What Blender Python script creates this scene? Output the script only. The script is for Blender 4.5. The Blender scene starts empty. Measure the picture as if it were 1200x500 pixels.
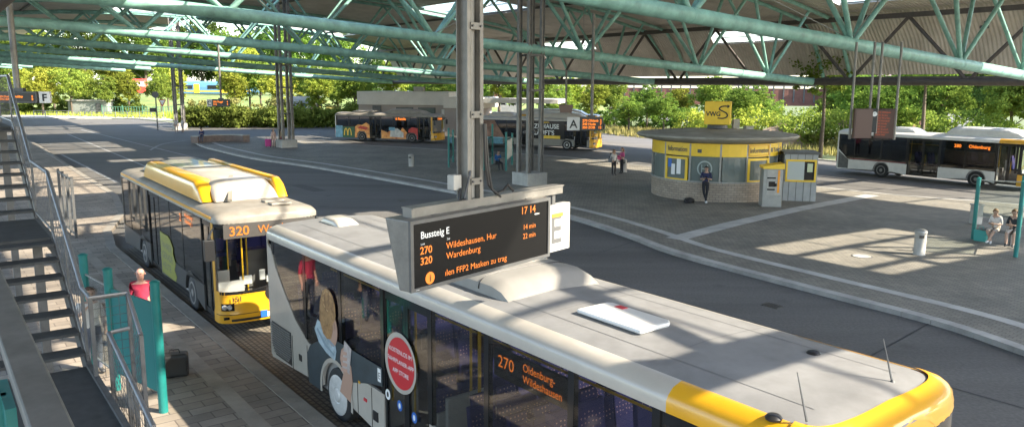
import bpy, bmesh, math, random
from mathutils import Vector, Matrix
rnd = random.Random(7)
scene = bpy.context.scene
col = scene.collection
R = math.radians

# ------------------------------------------------------------------ camera
FPX, PITCH, CAMH, ROLL = 906.0, 0.163, 5.845, 0.006
cd = bpy.data.cameras.new("camera")
cd.sensor_width = 36.0
cd.lens = 36.0 * FPX / 1200.0
cd.clip_end = 3000
cd.clip_start = 0.05
cam = bpy.data.objects.new("camera", cd)
cam.matrix_world = Matrix.Translation((0, 0, CAMH)) @ Matrix.Rotation(math.pi / 2 - PITCH, 4, 'X') @ Matrix.Rotation(ROLL, 4, 'Z')
col.objects.link(cam)
scene.camera = cam

# ------------------------------------------------------------------ light
SUN_AZ = (0.955, -0.297)          # horizontal direction towards the sun
SUN_EL = R(35.5)
w = bpy.data.worlds.new("World")
scene.world = w
w.use_nodes = True
nt = w.node_tree
bg = nt.nodes['Background']
sky = nt.nodes.new('ShaderNodeTexSky')
sky.sky_type = 'NISHITA'
sky.sun_disc = False
sky.sun_elevation = SUN_EL
sky.sun_rotation = math.atan2(SUN_AZ[0], SUN_AZ[1])
nt.links.new(sky.outputs[0], bg.inputs[0])
bg.inputs[1].default_value = 0.15
sd = bpy.data.lights.new("sun", 'SUN')
sd.energy = 4.3
sd.angle = R(0.5)
sd.color = (1.0, 0.89, 0.73)
sun = bpy.data.objects.new("sun", sd)
sdir = Vector((SUN_AZ[0] * math.cos(SUN_EL), SUN_AZ[1] * math.cos(SUN_EL), math.sin(SUN_EL)))
sun.rotation_euler = (-sdir).to_track_quat('-Z', 'Y').to_euler()
sun.location = (60, -30, 60)
col.objects.link(sun)
scene.view_settings.view_transform = 'Standard'
scene.view_settings.look = 'None'
scene.view_settings.exposure = 2.22
scene.view_settings.gamma = 1
scene.cycles.max_bounces = 8
scene.cycles.transparent_max_bounces = 24


def at(u, v, z=0.0):
    """point at height z seen at photo pixel (u, v) - used to measure positions off the photograph"""
    a, b = u - 600, v - 250
    c, s = math.cos(ROLL), math.sin(ROLL)
    a, b = a * c + b * s, -a * s + b * c
    d = Vector((a, FPX * math.cos(PITCH) - b * math.sin(PITCH), -FPX * math.sin(PITCH) - b * math.cos(PITCH)))
    return Vector((0, 0, CAMH)) + d * ((z - CAMH) / d.z)


def aty(u, v, y):
    p = at(u, v, 0)
    o = Vector((0, 0, CAMH))
    d = p - o
    return o + d * (y / d.y)


HD = -0.92                                   # direction of the bus lanes
DV = Vector((math.cos(HD), math.sin(HD), 0))
NV = Vector((-math.sin(HD), math.cos(HD), 0))


def ST(s, t, z=0.0):
    return NV * s + DV * t + Vector((0, 0, z))


# ------------------------------------------------------------------ materials
MATS = {}


def mat(name, color, rough=0.6, metal=0.0, var=0.0, scale=3.0, bump=0.0, bscale=20.0, spec=0.5, emit=None, estr=0.0, coat=0.0, dirt=None):
    if name in MATS:
        return MATS[name]
    m = bpy.data.materials.new(name)
    m.use_nodes = True
    t = m.node_tree
    b = t.nodes['Principled BSDF']
    b.inputs['Base Color'].default_value = (*color, 1)
    b.inputs['Roughness'].default_value = rough
    b.inputs['Metallic'].default_value = metal
    b.inputs['Specular IOR Level'].default_value = spec
    b.inputs['Coat Weight'].default_value = coat
    if emit:
        b.inputs['Emission Color'].default_value = (*emit, 1)
        b.inputs['Emission Strength'].default_value = estr
    tc = None
    if var or bump:
        tc = t.nodes.new('ShaderNodeTexCoord')
    if var:
        n = t.nodes.new('ShaderNodeTexNoise')
        n.inputs['Scale'].default_value = scale
        n.inputs['Detail'].default_value = 6
        n.inputs['Roughness'].default_value = 0.65
        t.links.new(tc.outputs['Object'], n.inputs['Vector'])
        r = t.nodes.new('ShaderNodeValToRGB')
        r.color_ramp.elements[0].position = 0.3
        r.color_ramp.elements[1].position = 0.7
        lo = dirt if dirt else tuple(c * (1 - var) for c in color)
        r.color_ramp.elements[0].color = (*lo, 1)
        r.color_ramp.elements[1].color = (*[min(1, c * (1 + var * 0.6)) for c in color], 1)
        t.links.new(n.outputs['Fac'], r.inputs['Fac'])
        t.links.new(r.outputs['Color'], b.inputs['Base Color'])
    if bump:
        n2 = t.nodes.new('ShaderNodeTexNoise')
        n2.inputs['Scale'].default_value = bscale
        n2.inputs['Detail'].default_value = 4
        t.links.new(tc.outputs['Object'], n2.inputs['Vector'])
        bp = t.nodes.new('ShaderNodeBump')
        bp.inputs['Strength'].default_value = bump
        bp.inputs['Distance'].default_value = 0.02
        t.links.new(n2.outputs['Fac'], bp.inputs['Height'])
        t.links.new(bp.outputs['Normal'], b.inputs['Normal'])
    MATS[name] = m
    return m


def glass_mat(name, tint, refl=0.12, rough=0.02, solid=0.0, solidcol=(0.02, 0.02, 0.02)):
    """window glass: tinted see-through with a fresnel reflection"""
    if name in MATS:
        return MATS[name]
    m = bpy.data.materials.new(name)
    m.use_nodes = True
    t = m.node_tree
    t.nodes.clear()
    out = t.nodes.new('ShaderNodeOutputMaterial')
    tr = t.nodes.new('ShaderNodeBsdfTransparent')
    tr.inputs[0].default_value = (*tint, 1)
    gl = t.nodes.new('ShaderNodeBsdfGlossy')
    gl.inputs['Roughness'].default_value = rough
    fr = t.nodes.new('ShaderNodeLayerWeight')
    fr.inputs[0].default_value = 0.5
    pw = t.nodes.new('ShaderNodeMath')
    pw.operation = 'POWER'
    pw.inputs[1].default_value = 4.0
    t.links.new(fr.outputs['Facing'], pw.inputs[0])
    ma = t.nodes.new('ShaderNodeMath')
    ma.operation = 'ADD'
    ma.inputs[1].default_value = refl
    ma.use_clamp = True
    t.links.new(pw.outputs[0], ma.inputs[0])
    mx = t.nodes.new('ShaderNodeMixShader')
    t.links.new(ma.outputs[0], mx.inputs[0])
    src = tr
    if solid > 0:
        df = t.nodes.new('ShaderNodeBsdfDiffuse')
        df.inputs[0].default_value = (*solidcol, 1)
        m2 = t.nodes.new('ShaderNodeMixShader')
        m2.inputs[0].default_value = solid
        t.links.new(tr.outputs[0], m2.inputs[1])
        t.links.new(df.outputs[0], m2.inputs[2])
        src = m2
    t.links.new(src.outputs[0], mx.inputs[1])
    t.links.new(gl.outputs[0], mx.inputs[2])
    t.links.new(mx.outputs[0], out.inputs[0])
    MATS[name] = m
    return m


def paver_mat(name, c1, c2, mortar, bw, bh, rot, msize=0.012, stain=0.35, bumps=0.4):
    m = bpy.data.materials.new(name)
    m.use_nodes = True
    t = m.node_tree
    b = t.nodes['Principled BSDF']
    b.inputs['Roughness'].default_value = 0.75
    tc = t.nodes.new('ShaderNodeTexCoord')
    mp = t.nodes.new('ShaderNodeMapping')
    mp.inputs['Rotation'].default_value = (0, 0, rot)
    t.links.new(tc.outputs['Object'], mp.inputs['Vector'])
    br = t.nodes.new('ShaderNodeTexBrick')
    br.inputs['Color1'].default_value = (*c1, 1)
    br.inputs['Color2'].default_value = (*c2, 1)
    br.inputs['Mortar'].default_value = (*mortar, 1)
    br.inputs['Scale'].default_value = 1
    br.inputs['Brick Width'].default_value = bw
    br.inputs['Row Height'].default_value = bh
    br.inputs['Mortar Size'].default_value = msize
    t.links.new(mp.outputs['Vector'], br.inputs['Vector'])
    n = t.nodes.new('ShaderNodeTexNoise')
    n.inputs['Scale'].default_value = 0.35
    n.inputs['Detail'].default_value = 8
    n.inputs['Roughness'].default_value = 0.7
    t.links.new(tc.outputs['Object'], n.inputs['Vector'])
    r = t.nodes.new('ShaderNodeValToRGB')
    r.color_ramp.elements[0].position = 0.35
    r.color_ramp.elements[1].position = 0.65
    v = 1 - stain
    r.color_ramp.elements[0].color = (v, v, v, 1)
    r.color_ramp.elements[1].color = (1.1, 1.08, 1.05, 1)
    t.links.new(n.outputs['Fac'], r.inputs['Fac'])
    n3 = t.nodes.new('ShaderNodeTexVoronoi')
    n3.inputs['Scale'].default_value = 1.7
    t.links.new(tc.outputs['Object'], n3.inputs['Vector'])
    r3 = t.nodes.new('ShaderNodeValToRGB')
    r3.color_ramp.elements[0].position = 0.02
    r3.color_ramp.elements[1].position = 0.06
    r3.color_ramp.elements[0].color = (0.7, 0.7, 0.7, 1)
    r3.color_ramp.elements[1].color = (1, 1, 1, 1)
    t.links.new(n3.outputs['Distance'], r3.inputs['Fac'])
    mx = t.nodes.new('ShaderNodeMixRGB')
    mx.blend_type = 'MULTIPLY'
    mx.inputs[0].default_value = 1
    t.links.new(br.outputs['Color'], mx.inputs[1])
    t.links.new(r.outputs['Color'], mx.inputs[2])
    mx2 = t.nodes.new('ShaderNodeMixRGB')
    mx2.blend_type = 'MULTIPLY'
    mx2.inputs[0].default_value = 1
    t.links.new(mx.outputs[0], mx2.inputs[1])
    t.links.new(r3.outputs['Color'], mx2.inputs[2])
    t.links.new(mx2.outputs[0], b.inputs['Base Color'])
    bp = t.nodes.new('ShaderNodeBump')
    bp.inputs['Strength'].default_value = bumps
    bp.inputs['Distance'].default_value = 0.01
    t.links.new(br.outputs['Fac'], bp.inputs['Height'])
    bp.invert = True
    t.links.new(bp.outputs['Normal'], b.inputs['Normal'])
    MATS[name] = m
    return m


def asphalt_mat():
    m = bpy.data.materials.new('asphalt')
    m.use_nodes = True
    t = m.node_tree
    b = t.nodes['Principled BSDF']
    b.inputs['Roughness'].default_value = 0.8
    tc = t.nodes.new('ShaderNodeTexCoord')
    mp = t.nodes.new('ShaderNodeMapping')
    mp.inputs['Rotation'].default_value = (0, 0, -HD)
    mp.inputs['Scale'].default_value = (0.06, 0.5, 1)
    t.links.new(tc.outputs['Object'], mp.inputs['Vector'])
    n = t.nodes.new('ShaderNodeTexNoise')
    n.inputs['Scale'].default_value = 1.0
    n.inputs['Detail'].default_value = 8
    n.inputs['Roughness'].default_value = 0.6
    t.links.new(mp.outputs['Vector'], n.inputs['Vector'])
    r = t.nodes.new('ShaderNodeValToRGB')
    r.color_ramp.elements[0].position = 0.3
    r.color_ramp.elements[1].position = 0.75
    r.color_ramp.elements[0].color = (0.080, 0.076, 0.070, 1)
    r.color_ramp.elements[1].color = (0.145, 0.138, 0.128, 1)
    t.links.new(n.outputs['Fac'], r.inputs['Fac'])
    n2 = t.nodes.new('ShaderNodeTexNoise')
    n2.inputs['Scale'].default_value = 14
    n2.inputs['Detail'].default_value = 6
    t.links.new(tc.outputs['Object'], n2.inputs['Vector'])
    mx = t.nodes.new('ShaderNodeMixRGB')
    mx.blend_type = 'OVERLAY'
    mx.inputs[0].default_value = 0.5
    t.links.new(r.outputs['Color'], mx.inputs[1])
    t.links.new(n2.outputs['Fac'], mx.inputs[2])
    vo = t.nodes.new('ShaderNodeTexVoronoi')
    vo.inputs['Scale'].default_value = 0.55
    t.links.new(tc.outputs['Object'], vo.inputs['Vector'])
    r3 = t.nodes.new('ShaderNodeValToRGB')
    r3.color_ramp.elements[0].position = 0.03
    r3.color_ramp.elements[1].position = 0.16
    r3.color_ramp.elements[0].color = (0.6, 0.6, 0.6, 1)
    r3.color_ramp.elements[1].color = (1, 1, 1, 1)
    t.links.new(vo.outputs['Distance'], r3.inputs['Fac'])
    mx2 = t.nodes.new('ShaderNodeMixRGB')
    mx2.blend_type = 'MULTIPLY'
    mx2.inputs[0].default_value = 0.7
    t.links.new(mx.outputs[0], mx2.inputs[1])
    t.links.new(r3.outputs['Color'], mx2.inputs[2])
    t.links.new(mx2.outputs[0], b.inputs['Base Color'])
    bp = t.nodes.new('ShaderNodeBump')
    bp.inputs['Strength'].default_value = 0.25
    bp.inputs['Distance'].default_value = 0.01
    n4 = t.nodes.new('ShaderNodeTexNoise')
    n4.inputs['Scale'].default_value = 60
    t.links.new(tc.outputs['Object'], n4.inputs['Vector'])
    t.links.new(n4.outputs['Fac'], bp.inputs['Height'])
    t.links.new(bp.outputs['Normal'], b.inputs['Normal'])
    MATS['asphalt'] = m
    return m


def leaf_mat(name, c1, c2):
    m = bpy.data.materials.new(name)
    m.use_nodes = True
    t = m.node_tree
    t.nodes.clear()
    out = t.nodes.new('ShaderNodeOutputMaterial')
    df = t.nodes.new('ShaderNodeBsdfDiffuse')
    tl = t.nodes.new('ShaderNodeBsdfTranslucent')
    mx = t.nodes.new('ShaderNodeMixShader')
    mx.inputs[0].default_value = 0.4
    at_ = t.nodes.new('ShaderNodeAttribute')
    at_.attribute_name = 'tone'
    rmp = t.nodes.new('ShaderNodeValToRGB')
    rmp.color_ramp.elements[0].color = (*c1, 1)
    rmp.color_ramp.elements[1].color = (*c2, 1)
    t.links.new(at_.outputs['Fac'], rmp.inputs['Fac'])
    oi_ = t.nodes.new('ShaderNodeObjectInfo')
    hs = t.nodes.new('ShaderNodeHueSaturation')
    mv = t.nodes.new('ShaderNodeMapRange')
    mv.inputs['To Min'].default_value = 0.62
    mv.inputs['To Max'].default_value = 1.25
    mh = t.nodes.new('ShaderNodeMapRange')
    mh.inputs['To Min'].default_value = 0.475
    mh.inputs['To Max'].default_value = 0.515
    mul = t.nodes.new('ShaderNodeMath')
    mul.operation = 'FRACT'
    mu7 = t.nodes.new('ShaderNodeMath')
    mu7.operation = 'MULTIPLY'
    mu7.inputs[1].default_value = 7.13
    t.links.new(oi_.outputs['Random'], mv.inputs['Value'])
    t.links.new(oi_.outputs['Random'], mu7.inputs[0])
    t.links.new(mu7.outputs[0], mul.inputs[0])
    t.links.new(mul.outputs[0], mh.inputs['Value'])
    t.links.new(mv.outputs[0], hs.inputs['Value'])
    t.links.new(mh.outputs[0], hs.inputs['Hue'])
    t.links.new(rmp.outputs['Color'], hs.inputs['Color'])
    t.links.new(hs.outputs[0], df.inputs[0])
    t.links.new(hs.outputs[0], tl.inputs[0])
    t.links.new(df.outputs[0], mx.inputs[1])
    t.links.new(tl.outputs[0], mx.inputs[2])
    t.links.new(mx.outputs[0], out.inputs[0])
    MATS[name] = m
    return m


asphalt_mat()
paver_mat('plaza_pavers', (0.20, 0.188, 0.16), (0.265, 0.245, 0.205), (0.11, 0.105, 0.09), 0.24, 0.12, -HD, 0.010, 0.35)
paver_mat('platform_pavers', (0.25, 0.21, 0.17), (0.35, 0.30, 0.245), (0.15, 0.125, 0.105), 0.60, 0.30, -HD + math.pi / 2, 0.012, 0.4)
paver_mat('kiosk_brick', (0.33, 0.27, 0.21), (0.41, 0.34, 0.27), (0.21, 0.175, 0.14), 0.30, 0.12, 0, 0.012, 0.3)
paver_mat('cobble', (0.20, 0.17, 0.13), (0.27, 0.235, 0.18), (0.10, 0.09, 0.075), 0.16, 0.11, -HD, 0.02, 0.4, 0.8)
M_TEAL = mat('teal_paint', (0.215, 0.42, 0.355), 0.5, 0, 0.35, 1.6, 0.15, 30, dirt=(0.135, 0.25, 0.21))
M_TEAL2 = mat('teal_post_paint', (0.012, 0.17, 0.155), 0.4, 0, 0.2, 4)
M_BROWN = mat('brown_steel', (0.075, 0.062, 0.052), 0.6, 0, 0.3, 3)
M_STEEL = mat('galvanised_steel', (0.20, 0.188, 0.168), 0.5, 0.35, 0.3, 4, 0.1, 40)
M_STEELD = mat('dark_steel', (0.10, 0.10, 0.098), 0.5, 0.3, 0.3, 4)
M_LIGHTST = mat('light_steel', (0.31, 0.30, 0.275), 0.45, 0.3, 0.2, 5)
M_CONC = mat('concrete', (0.40, 0.385, 0.35), 0.85, 0, 0.25, 2, 0.3, 25)
M_KERB = mat('kerb_stone', (0.37, 0.36, 0.335), 0.85, 0, 0.28, 1.3, 0.3, 25)
M_BAND = mat('pale_paving', (0.44, 0.43, 0.40), 0.85, 0, 0.25, 1.1, 0.2, 25)
M_PAINT = mat('worn_road_paint', (0.30, 0.30, 0.30), 0.7, 0, 0.5, 2)
M_BLACK = mat('black_plastic', (0.015, 0.015, 0.016), 0.4)
M_RUBBER = mat('tyre_rubber', (0.02, 0.02, 0.021), 0.8, 0, 0.2, 8)
M_CREAM = mat('cream_body_paint', (0.43, 0.39, 0.335), 0.35, 0, 0.12, 1.2, coat=0.3)
M_ROOFGREY = mat('grey_roof_paint', (0.205, 0.203, 0.20), 0.6, 0, 0.3, 1.3, dirt=(0.155, 0.152, 0.148))
M_ACBEIGE = mat('beige_roof_unit', (0.26, 0.238, 0.205), 0.55, 0, 0.22, 1.6, dirt=(0.175, 0.155, 0.125))
M_WHITE = mat('white_paint', (0.62, 0.61, 0.585), 0.4, 0, 0.12, 2, coat=0.2)
M_YELLOW = mat('yellow_bus_paint', (0.66, 0.33, 0.012), 0.32, 0, 0.08, 2, coat=0.4)
M_KYEL = mat('yellow_panel', (0.80, 0.52, 0.03), 0.4, 0, 0.08, 3)
M_DARKBODY = mat('dark_grey_body', (0.055, 0.055, 0.053), 0.28, 0, 0.1, 2, coat=0.3)
M_TAUPE = mat('taupe_body', (0.20, 0.185, 0.16), 0.35, 0, 0.12, 2, coat=0.2)
M_BLKGLOSS = mat('black_gloss', (0.012, 0.013, 0.014), 0.12, spec=0.6)
M_RIM = mat('wheel_rim_white', (0.55, 0.54, 0.52), 0.45, 0.1, 0.2, 6)
M_RIMD = mat('wheel_rim_steel', (0.22, 0.21, 0.20), 0.5, 0.4, 0.2, 6)
M_FLOOR = mat('bus_floor', (0.30, 0.29, 0.28), 0.7, 0, 0.1, 6)
M_INT = mat('bus_interior_grey', (0.58, 0.57, 0.55), 0.6)
M_GRAB = mat('yellow_grab_pole', (0.85, 0.50, 0.02), 0.4)
M_LED = mat('amber_led', (0.1, 0.03, 0.0), 0.5, emit=(1.0, 0.24, 0.02), estr=0.34)
M_LEDBG = mat('led_panel_black', (0.022, 0.018, 0.014), 0.35)
M_SCREEN = mat('sign_screen_black', (0.005, 0.005, 0.005), 0.25, spec=0.2)
M_WTXT = mat('white_lettering', (0.75, 0.75, 0.73), 0.6)
M_BTXT = mat('black_lettering', (0.02, 0.02, 0.02), 0.6)
M_DTXT = mat('dark_grey_lettering', (0.09, 0.09, 0.09), 0.6)
M_RED = mat('red_sticker', (0.50, 0.02, 0.03), 0.4)
M_LAMP = mat('headlamp_lens', (0.7, 0.7, 0.7), 0.1, 0.5)
M_BLUE = mat('blue_sticker', (0.02, 0.12, 0.45), 0.4)
G_DARK = glass_mat('dark_bus_glass', (0.64, 0.65, 0.64), 0.05)
G_TINT = glass_mat('tinted_glass', (0.24, 0.25, 0.25), 0.10)
G_CLEAR = glass_mat('clear_glass', (0.82, 0.86, 0.85), 0.02)
G_WIND = glass_mat('windscreen_glass', (0.78, 0.80, 0.79), 0.06)
G_KIOSK = glass_mat('kiosk_glass', (0.25, 0.3, 0.28), 0.08, 0.03, 0.6, (0.25, 0.29, 0.265))
G_SKYL = glass_mat('skylight_glass', (0.90, 0.91, 0.91), 0.0, 0.1, 0.08, (0.8, 0.8, 0.8))


def seat_mat():
    m = bpy.data.materials.new('seat_fabric')
    m.use_nodes = True
    t = m.node_tree
    b = t.nodes['Principled BSDF']
    b.inputs['Roughness'].default_value = 0.9
    tc = t.nodes.new('ShaderNodeTexCoord')
    vo = t.nodes.new('ShaderNodeTexVoronoi')
    vo.inputs['Scale'].default_value = 16
    vo.inputs['Randomness'].default_value = 0.25
    t.links.new(tc.outputs['Object'], vo.inputs['Vector'])
    r = t.nodes.new('ShaderNodeValToRGB')
    r.color_ramp.interpolation = 'CONSTANT'
    r.color_ramp.elements[0].color = (0.50, 0.32, 0.36, 1)
    r.color_ramp.elements[1].position = 0.2
    r.color_ramp.elements[1].color = (0.035, 0.035, 0.17, 1)
    t.links.new(vo.outputs['Distance'], r.inputs['Fac'])
    t.links.new(r.outputs['Color'], b.inputs['Base Color'])
    MATS['seat_fabric'] = m


seat_mat()


# ------------------------------------------------------------------ mesh helpers
class MB:
    def __init__(s):
        s.v, s.f, s.mi = [], [], []

    def add(s, vs, fs, m=0):
        o = len(s.v)
        s.v += [tuple(p) for p in vs]
        s.f += [tuple(i + o for i in f) for f in fs]
        s.mi += [m] * len(fs)
        return s

    def box(s, c, d, rz=0.0, m=0, rx=0.0, ry=0.0):
        M = Matrix.Rotation(rz, 3, 'Z') @ Matrix.Rotation(ry, 3, 'Y') @ Matrix.Rotation(rx, 3, 'X')
        vs = [Vector(c) + M @ Vector((x * d[0] / 2, y * d[1] / 2, z * d[2] / 2)) for x in (-1, 1) for y in (-1, 1) for z in (-1, 1)]
        return s.add(vs, [(0, 1, 3, 2), (4, 6, 7, 5), (0, 4, 5, 1), (2, 3, 7, 6), (0, 2, 6, 4), (1, 5, 7, 3)], m)

    def bar(s, p0, p1, wd, h, m=0, up=(0, 0, 1)):
        p0, p1 = Vector(p0), Vector(p1)
        d = (p1 - p0).normalized()
        x = d.cross(Vector(up))
        if x.length < 1e-4:
            x = Vector((1, 0, 0))
        x.normalize()
        z = x.cross(d)
        vs = [p + x * a * wd / 2 + z * b * h / 2 for p in (p0, p1) for a, b in ((-1, -1), (1, -1), (1, 1), (-1, 1))]
        return s.add(vs, [(3, 2, 1, 0), (4, 5, 6, 7), (0, 1, 5, 4), (1, 2, 6, 5), (2, 3, 7, 6), (3, 0, 4, 7)], m)

    def tube(s, pts, r, n=10, m=0, cap=True):
        pts = [Vector(p) for p in pts]
        rs = r if isinstance(r, (list, tuple)) else [r] * len(pts)
        vs, fs = [], []
        prevx = None
        for i, p in enumerate(pts):
            d = (pts[min(i + 1, len(pts) - 1)] - pts[max(i - 1, 0)]).normalized()
            ref = prevx if prevx is not None else (Vector((0, 0, 1)) if abs(d.z) < 0.95 else Vector((1, 0, 0)))
            x = (ref - d * ref.dot(d))
            if x.length < 1e-5:
                x = d.orthogonal()
            x.normalize()
            y = d.cross(x)
            prevx = x
            for k in range(n):
                a = 2 * math.pi * k / n
                vs.append(p + (x * math.cos(a) + y * math.sin(a)) * rs[i])
        for i in range(len(pts) - 1):
            for k in range(n):
                a, b = i * n + k, i * n + (k + 1) % n
                fs.append((a, b, b + n, a + n))
        if cap:
            fs.append(tuple(range(n))[::-1])
            fs.append(tuple(range((len(pts) - 1) * n, len(pts) * n)))
        return s.add(vs, fs, m)

    def prism(s, poly, z0, z1, m=0, mt=None):
        n = len(poly)
        vs = [(p[0], p[1], z0) for p in poly] + [(p[0], p[1], z1) for p in poly]
        s.add(vs, [tuple(range(n))[::-1]], m)
        s.mi[-1] = m
        o = len(s.v) - 2 * n
        s.f.append(tuple(range(o + n, o + 2 * n)))
        s.mi.append(m if mt is None else mt)
        for i in range(n):
            j = (i + 1) % n
            s.f.append((o + i, o + j, o + n + j, o + n + i))
            s.mi.append(m)
        return s

    def xzpanel(s, poly, y, th, m=0):
        """polygon in x,z given a thickness along y (th may be negative)"""
        n = len(poly)
        vs = [(p[0], y, p[1]) for p in poly] + [(p[0], y + th, p[1]) for p in poly]
        fs = [tuple(range(n)), tuple(range(n, 2 * n))[::-1]] + [(i, i + n, (i + 1) % n + n, (i + 1) % n) for i in range(n)]
        return s.add(vs, fs, m)

    def lathe(s, prof, n=24, c=(0, 0, 0), m=0, axis='z'):
        vs, fs = [], []
        for (r, z) in prof:
            for k in range(n):
                a = 2 * math.pi * k / n
                if axis == 'z':
                    vs.append((c[0] + r * math.cos(a), c[1] + r * math.sin(a), c[2] + z))
                else:
                    vs.append((c[0] + r * math.cos(a), c[1] + z, c[2] + r * math.sin(a)))
        for i in range(len(prof) - 1):
            for k in range(n):
                a, b = i * n + k, i * n + (k + 1) % n
                fs.append((a, b, b + n, a + n))
        fs.append(tuple(range(n))[::-1])
        fs.append(tuple(range((len(prof) - 1) * n, len(prof) * n)))
        return s.add(vs, fs, m)

    def strip(s, rows, m=0, closed=False):
        n = len(rows[0])
        vs = [p for r in rows for p in r]
        fs = []
        for i in range(len(rows) - 1):
            for k in range(n if closed else n - 1):
                a, b = i * n + k, i * n + (k + 1) % n
                fs.append((a, b, b + n, a + n))
        return s.add(vs, fs, m)

    def build(s, name, mats, parent=None, smooth=False, bevel=0.0, loc=None):
        me = bpy.data.meshes.new(name)
        me.from_pydata(s.v, [], s.f)
        ms = mats if isinstance(mats, (list, tuple)) else [mats]
        for mm in ms:
            me.materials.append(mm if not isinstance(mm, str) else MATS[mm])
        for p, i in zip(me.polygons, s.mi):
            p.material_index = i
        bm = bmesh.new()
        bm.from_mesh(me)
        bmesh.ops.recalc_face_normals(bm, faces=bm.faces)
        bm.to_mesh(me)
        bm.free()
        if smooth:
            for p in me.polygons:
                p.use_smooth = True
            try:
                me.set_sharp_from_angle(angle=R(38))
            except Exception:
                pass
        o = bpy.data.objects.new(name, me)
        col.objects.link(o)
        if parent:
            o.parent = parent
        if loc is not None:
            o.location = loc
        if bevel:
            b = o.modifiers.new('Bevel', 'BEVEL')
            b.width = bevel
            b.segments = 2
            b.limit_method = 'ANGLE'
            b.angle_limit = R(40)
        return o


def tag(o, label=None, cat=None, group=None, kind=None):
    if label:
        o['label'] = label
    if cat:
        o['category'] = cat
    if group:
        o['group'] = group
    if kind:
        o['kind'] = kind
    return o


def thing(name, label, cat, loc=(0, 0, 0), rz=0.0, group=None):
    o = bpy.data.objects.new(name, None)
    o.empty_display_size = 0.2
    o.location = loc
    o.rotation_euler = (0, 0, rz)
    col.objects.link(o)
    return tag(o, label, cat, group)


def kids(o):
    return [c for c in col.objects if c.parent == o]


CHILD = {}


def copy_tree(o, parent=None):
    c = o.copy()
    col.objects.link(c)
    if parent:
        c.parent = parent
    for ch in list(o.children):
        copy_tree(ch, c)
    return c


def text(name, body, size, org, xa, ya, m, parent=None, align='LEFT', sx=1.0, bold=0.0):
    """lettering as a thin mesh: origin, reading direction, up direction"""
    cu = bpy.data.curves.new('lettering', 'FONT')
    cu.body = body
    cu.size = size
    cu.align_x = align
    cu.offset = bold
    cu.extrude = 0.0
    cu.resolution_u = 3
    o = bpy.data.objects.new('lettering', cu)
    me = bpy.data.meshes.new_from_object(o)
    bpy.data.objects.remove(o)
    xa, ya = Vector(xa).normalized(), Vector(ya).normalized()
    org = Vector(org)
    for v in me.vertices:
        v.co = org + xa * (v.co.x * sx) + ya * v.co.y
    me.materials.clear()
    me.materials.append(m)
    me.name = name
    r = bpy.data.objects.new(name, me)
    col.objects.link(r)
    if parent:
        r.parent = parent
    return r


def ell(cx, cz, rx, rz, n=28, a0=0, a1=360):
    return [(cx + rx * math.cos(R(a0 + (a1 - a0) * i / (n if a1 - a0 == 360 else n - 1))), cz + rz * math.sin(R(a0 + (a1 - a0) * i / (n if a1 - a0 == 360 else n - 1)))) for i in range(n)]

# ------------------------------------------------------------------ the setting: ground, road, platforms
def sheet(name, pts, z, m, kind='structure'):
    me = bpy.data.meshes.new(name)
    me.from_pydata([(p[0], p[1], z) for p in pts], [], [tuple(range(len(pts)))])
    me.materials.append(MATS[m] if isinstance(m, str) else m)
    bm = bmesh.new()
    bm.from_mesh(me)
    bmesh.ops.recalc_face_normals(bm, faces=bm.faces)
    for f in bm.faces:
        if f.normal.z < 0:
            f.normal_flip()
    bm.to_mesh(me)
    bm.free()
    o = bpy.data.objects.new(name, me)
    col.objects.link(o)
    tag(o, kind=kind)
    return o


mat('ground_soil', (0.10, 0.115, 0.04), 0.95, 0, 0.5, 0.25, 0.6, 4, dirt=(0.055, 0.085, 0.025))
mat('grass_lawn', (0.16, 0.19, 0.05), 0.95, 0, 0.5, 0.4, 0.6, 6, dirt=(0.07, 0.12, 0.03))
sheet('ground', [(-900, -300), (900, -300), (900, 1500), (-900, 1500)], -0.02, 'ground_soil')
E1 = [at(u, v) for u, v in [(-60, 139), (60, 139.5), (160, 140), (225, 147), (300, 149), (400, 149.5), (560, 150), (640, 153), (740, 160), (860, 170), (960, 188), (1080, 196), (1240, 205)]]
sheet('road', [(p.x, p.y) for p in E1] + [(60, 60), (80, 0), (40, -40), (-60, -40), (-160, 60)], 0.0, 'asphalt')
# kerb at the far side of the road
def ribbon(pts, off0, off1):
    """offset polyline pair (left positive)"""
    P = [Vector((p[0], p[1])) for p in pts]
    A, B = [], []
    for i, p in enumerate(P):
        d = (P[min(i + 1, len(P) - 1)] - P[max(i - 1, 0)]).normalized()
        nn = Vector((-d.y, d.x))
        A.append(p + nn * off0)
        B.append(p + nn * off1)
    return A, B


def kerb(name, pts, wd, z0, z1, m, side=1, segl=1.0):
    """kerb of separate stones laid along a line"""
    mb = MB()
    A, B = ribbon(pts, 0, wd * side)
    for i in range(len(pts) - 1):
        L = (A[i + 1] - A[i]).length
        k = max(1, int(L / segl))
        for j in range(k):
            t0, t1 = j / k, (j + 1) / k - 0.012 / max(L / k, .02) / k
            q = [A[i].lerp(A[i + 1], t0), A[i].lerp(A[i + 1], t1), B[i].lerp(B[i + 1], t1), B[i].lerp(B[i + 1], t0)]
            mb.prism([(p.x, p.y) for p in q], z0, z1)
    o = mb.build(name, m)
    return tag(o, kind='structure')


def smooth_poly(pts, n=4):
    out = []
    P = [Vector((p[0], p[1])) for p in pts]
    for i in range(len(P) - 1):
        p0, p1, p2, p3 = P[max(i - 1, 0)], P[i], P[i + 1], P[min(i + 2, len(P) - 1)]
        for k in range(n):
            t = k / n
            out.append(0.5 * ((2 * p1) + (p2 - p0) * t + (2 * p0 - 5 * p1 + 4 * p2 - p3) * t * t + (3 * p1 - p0 - 3 * p2 + p3) * t ** 3))
    out.append(P[-1])
    return out


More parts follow.
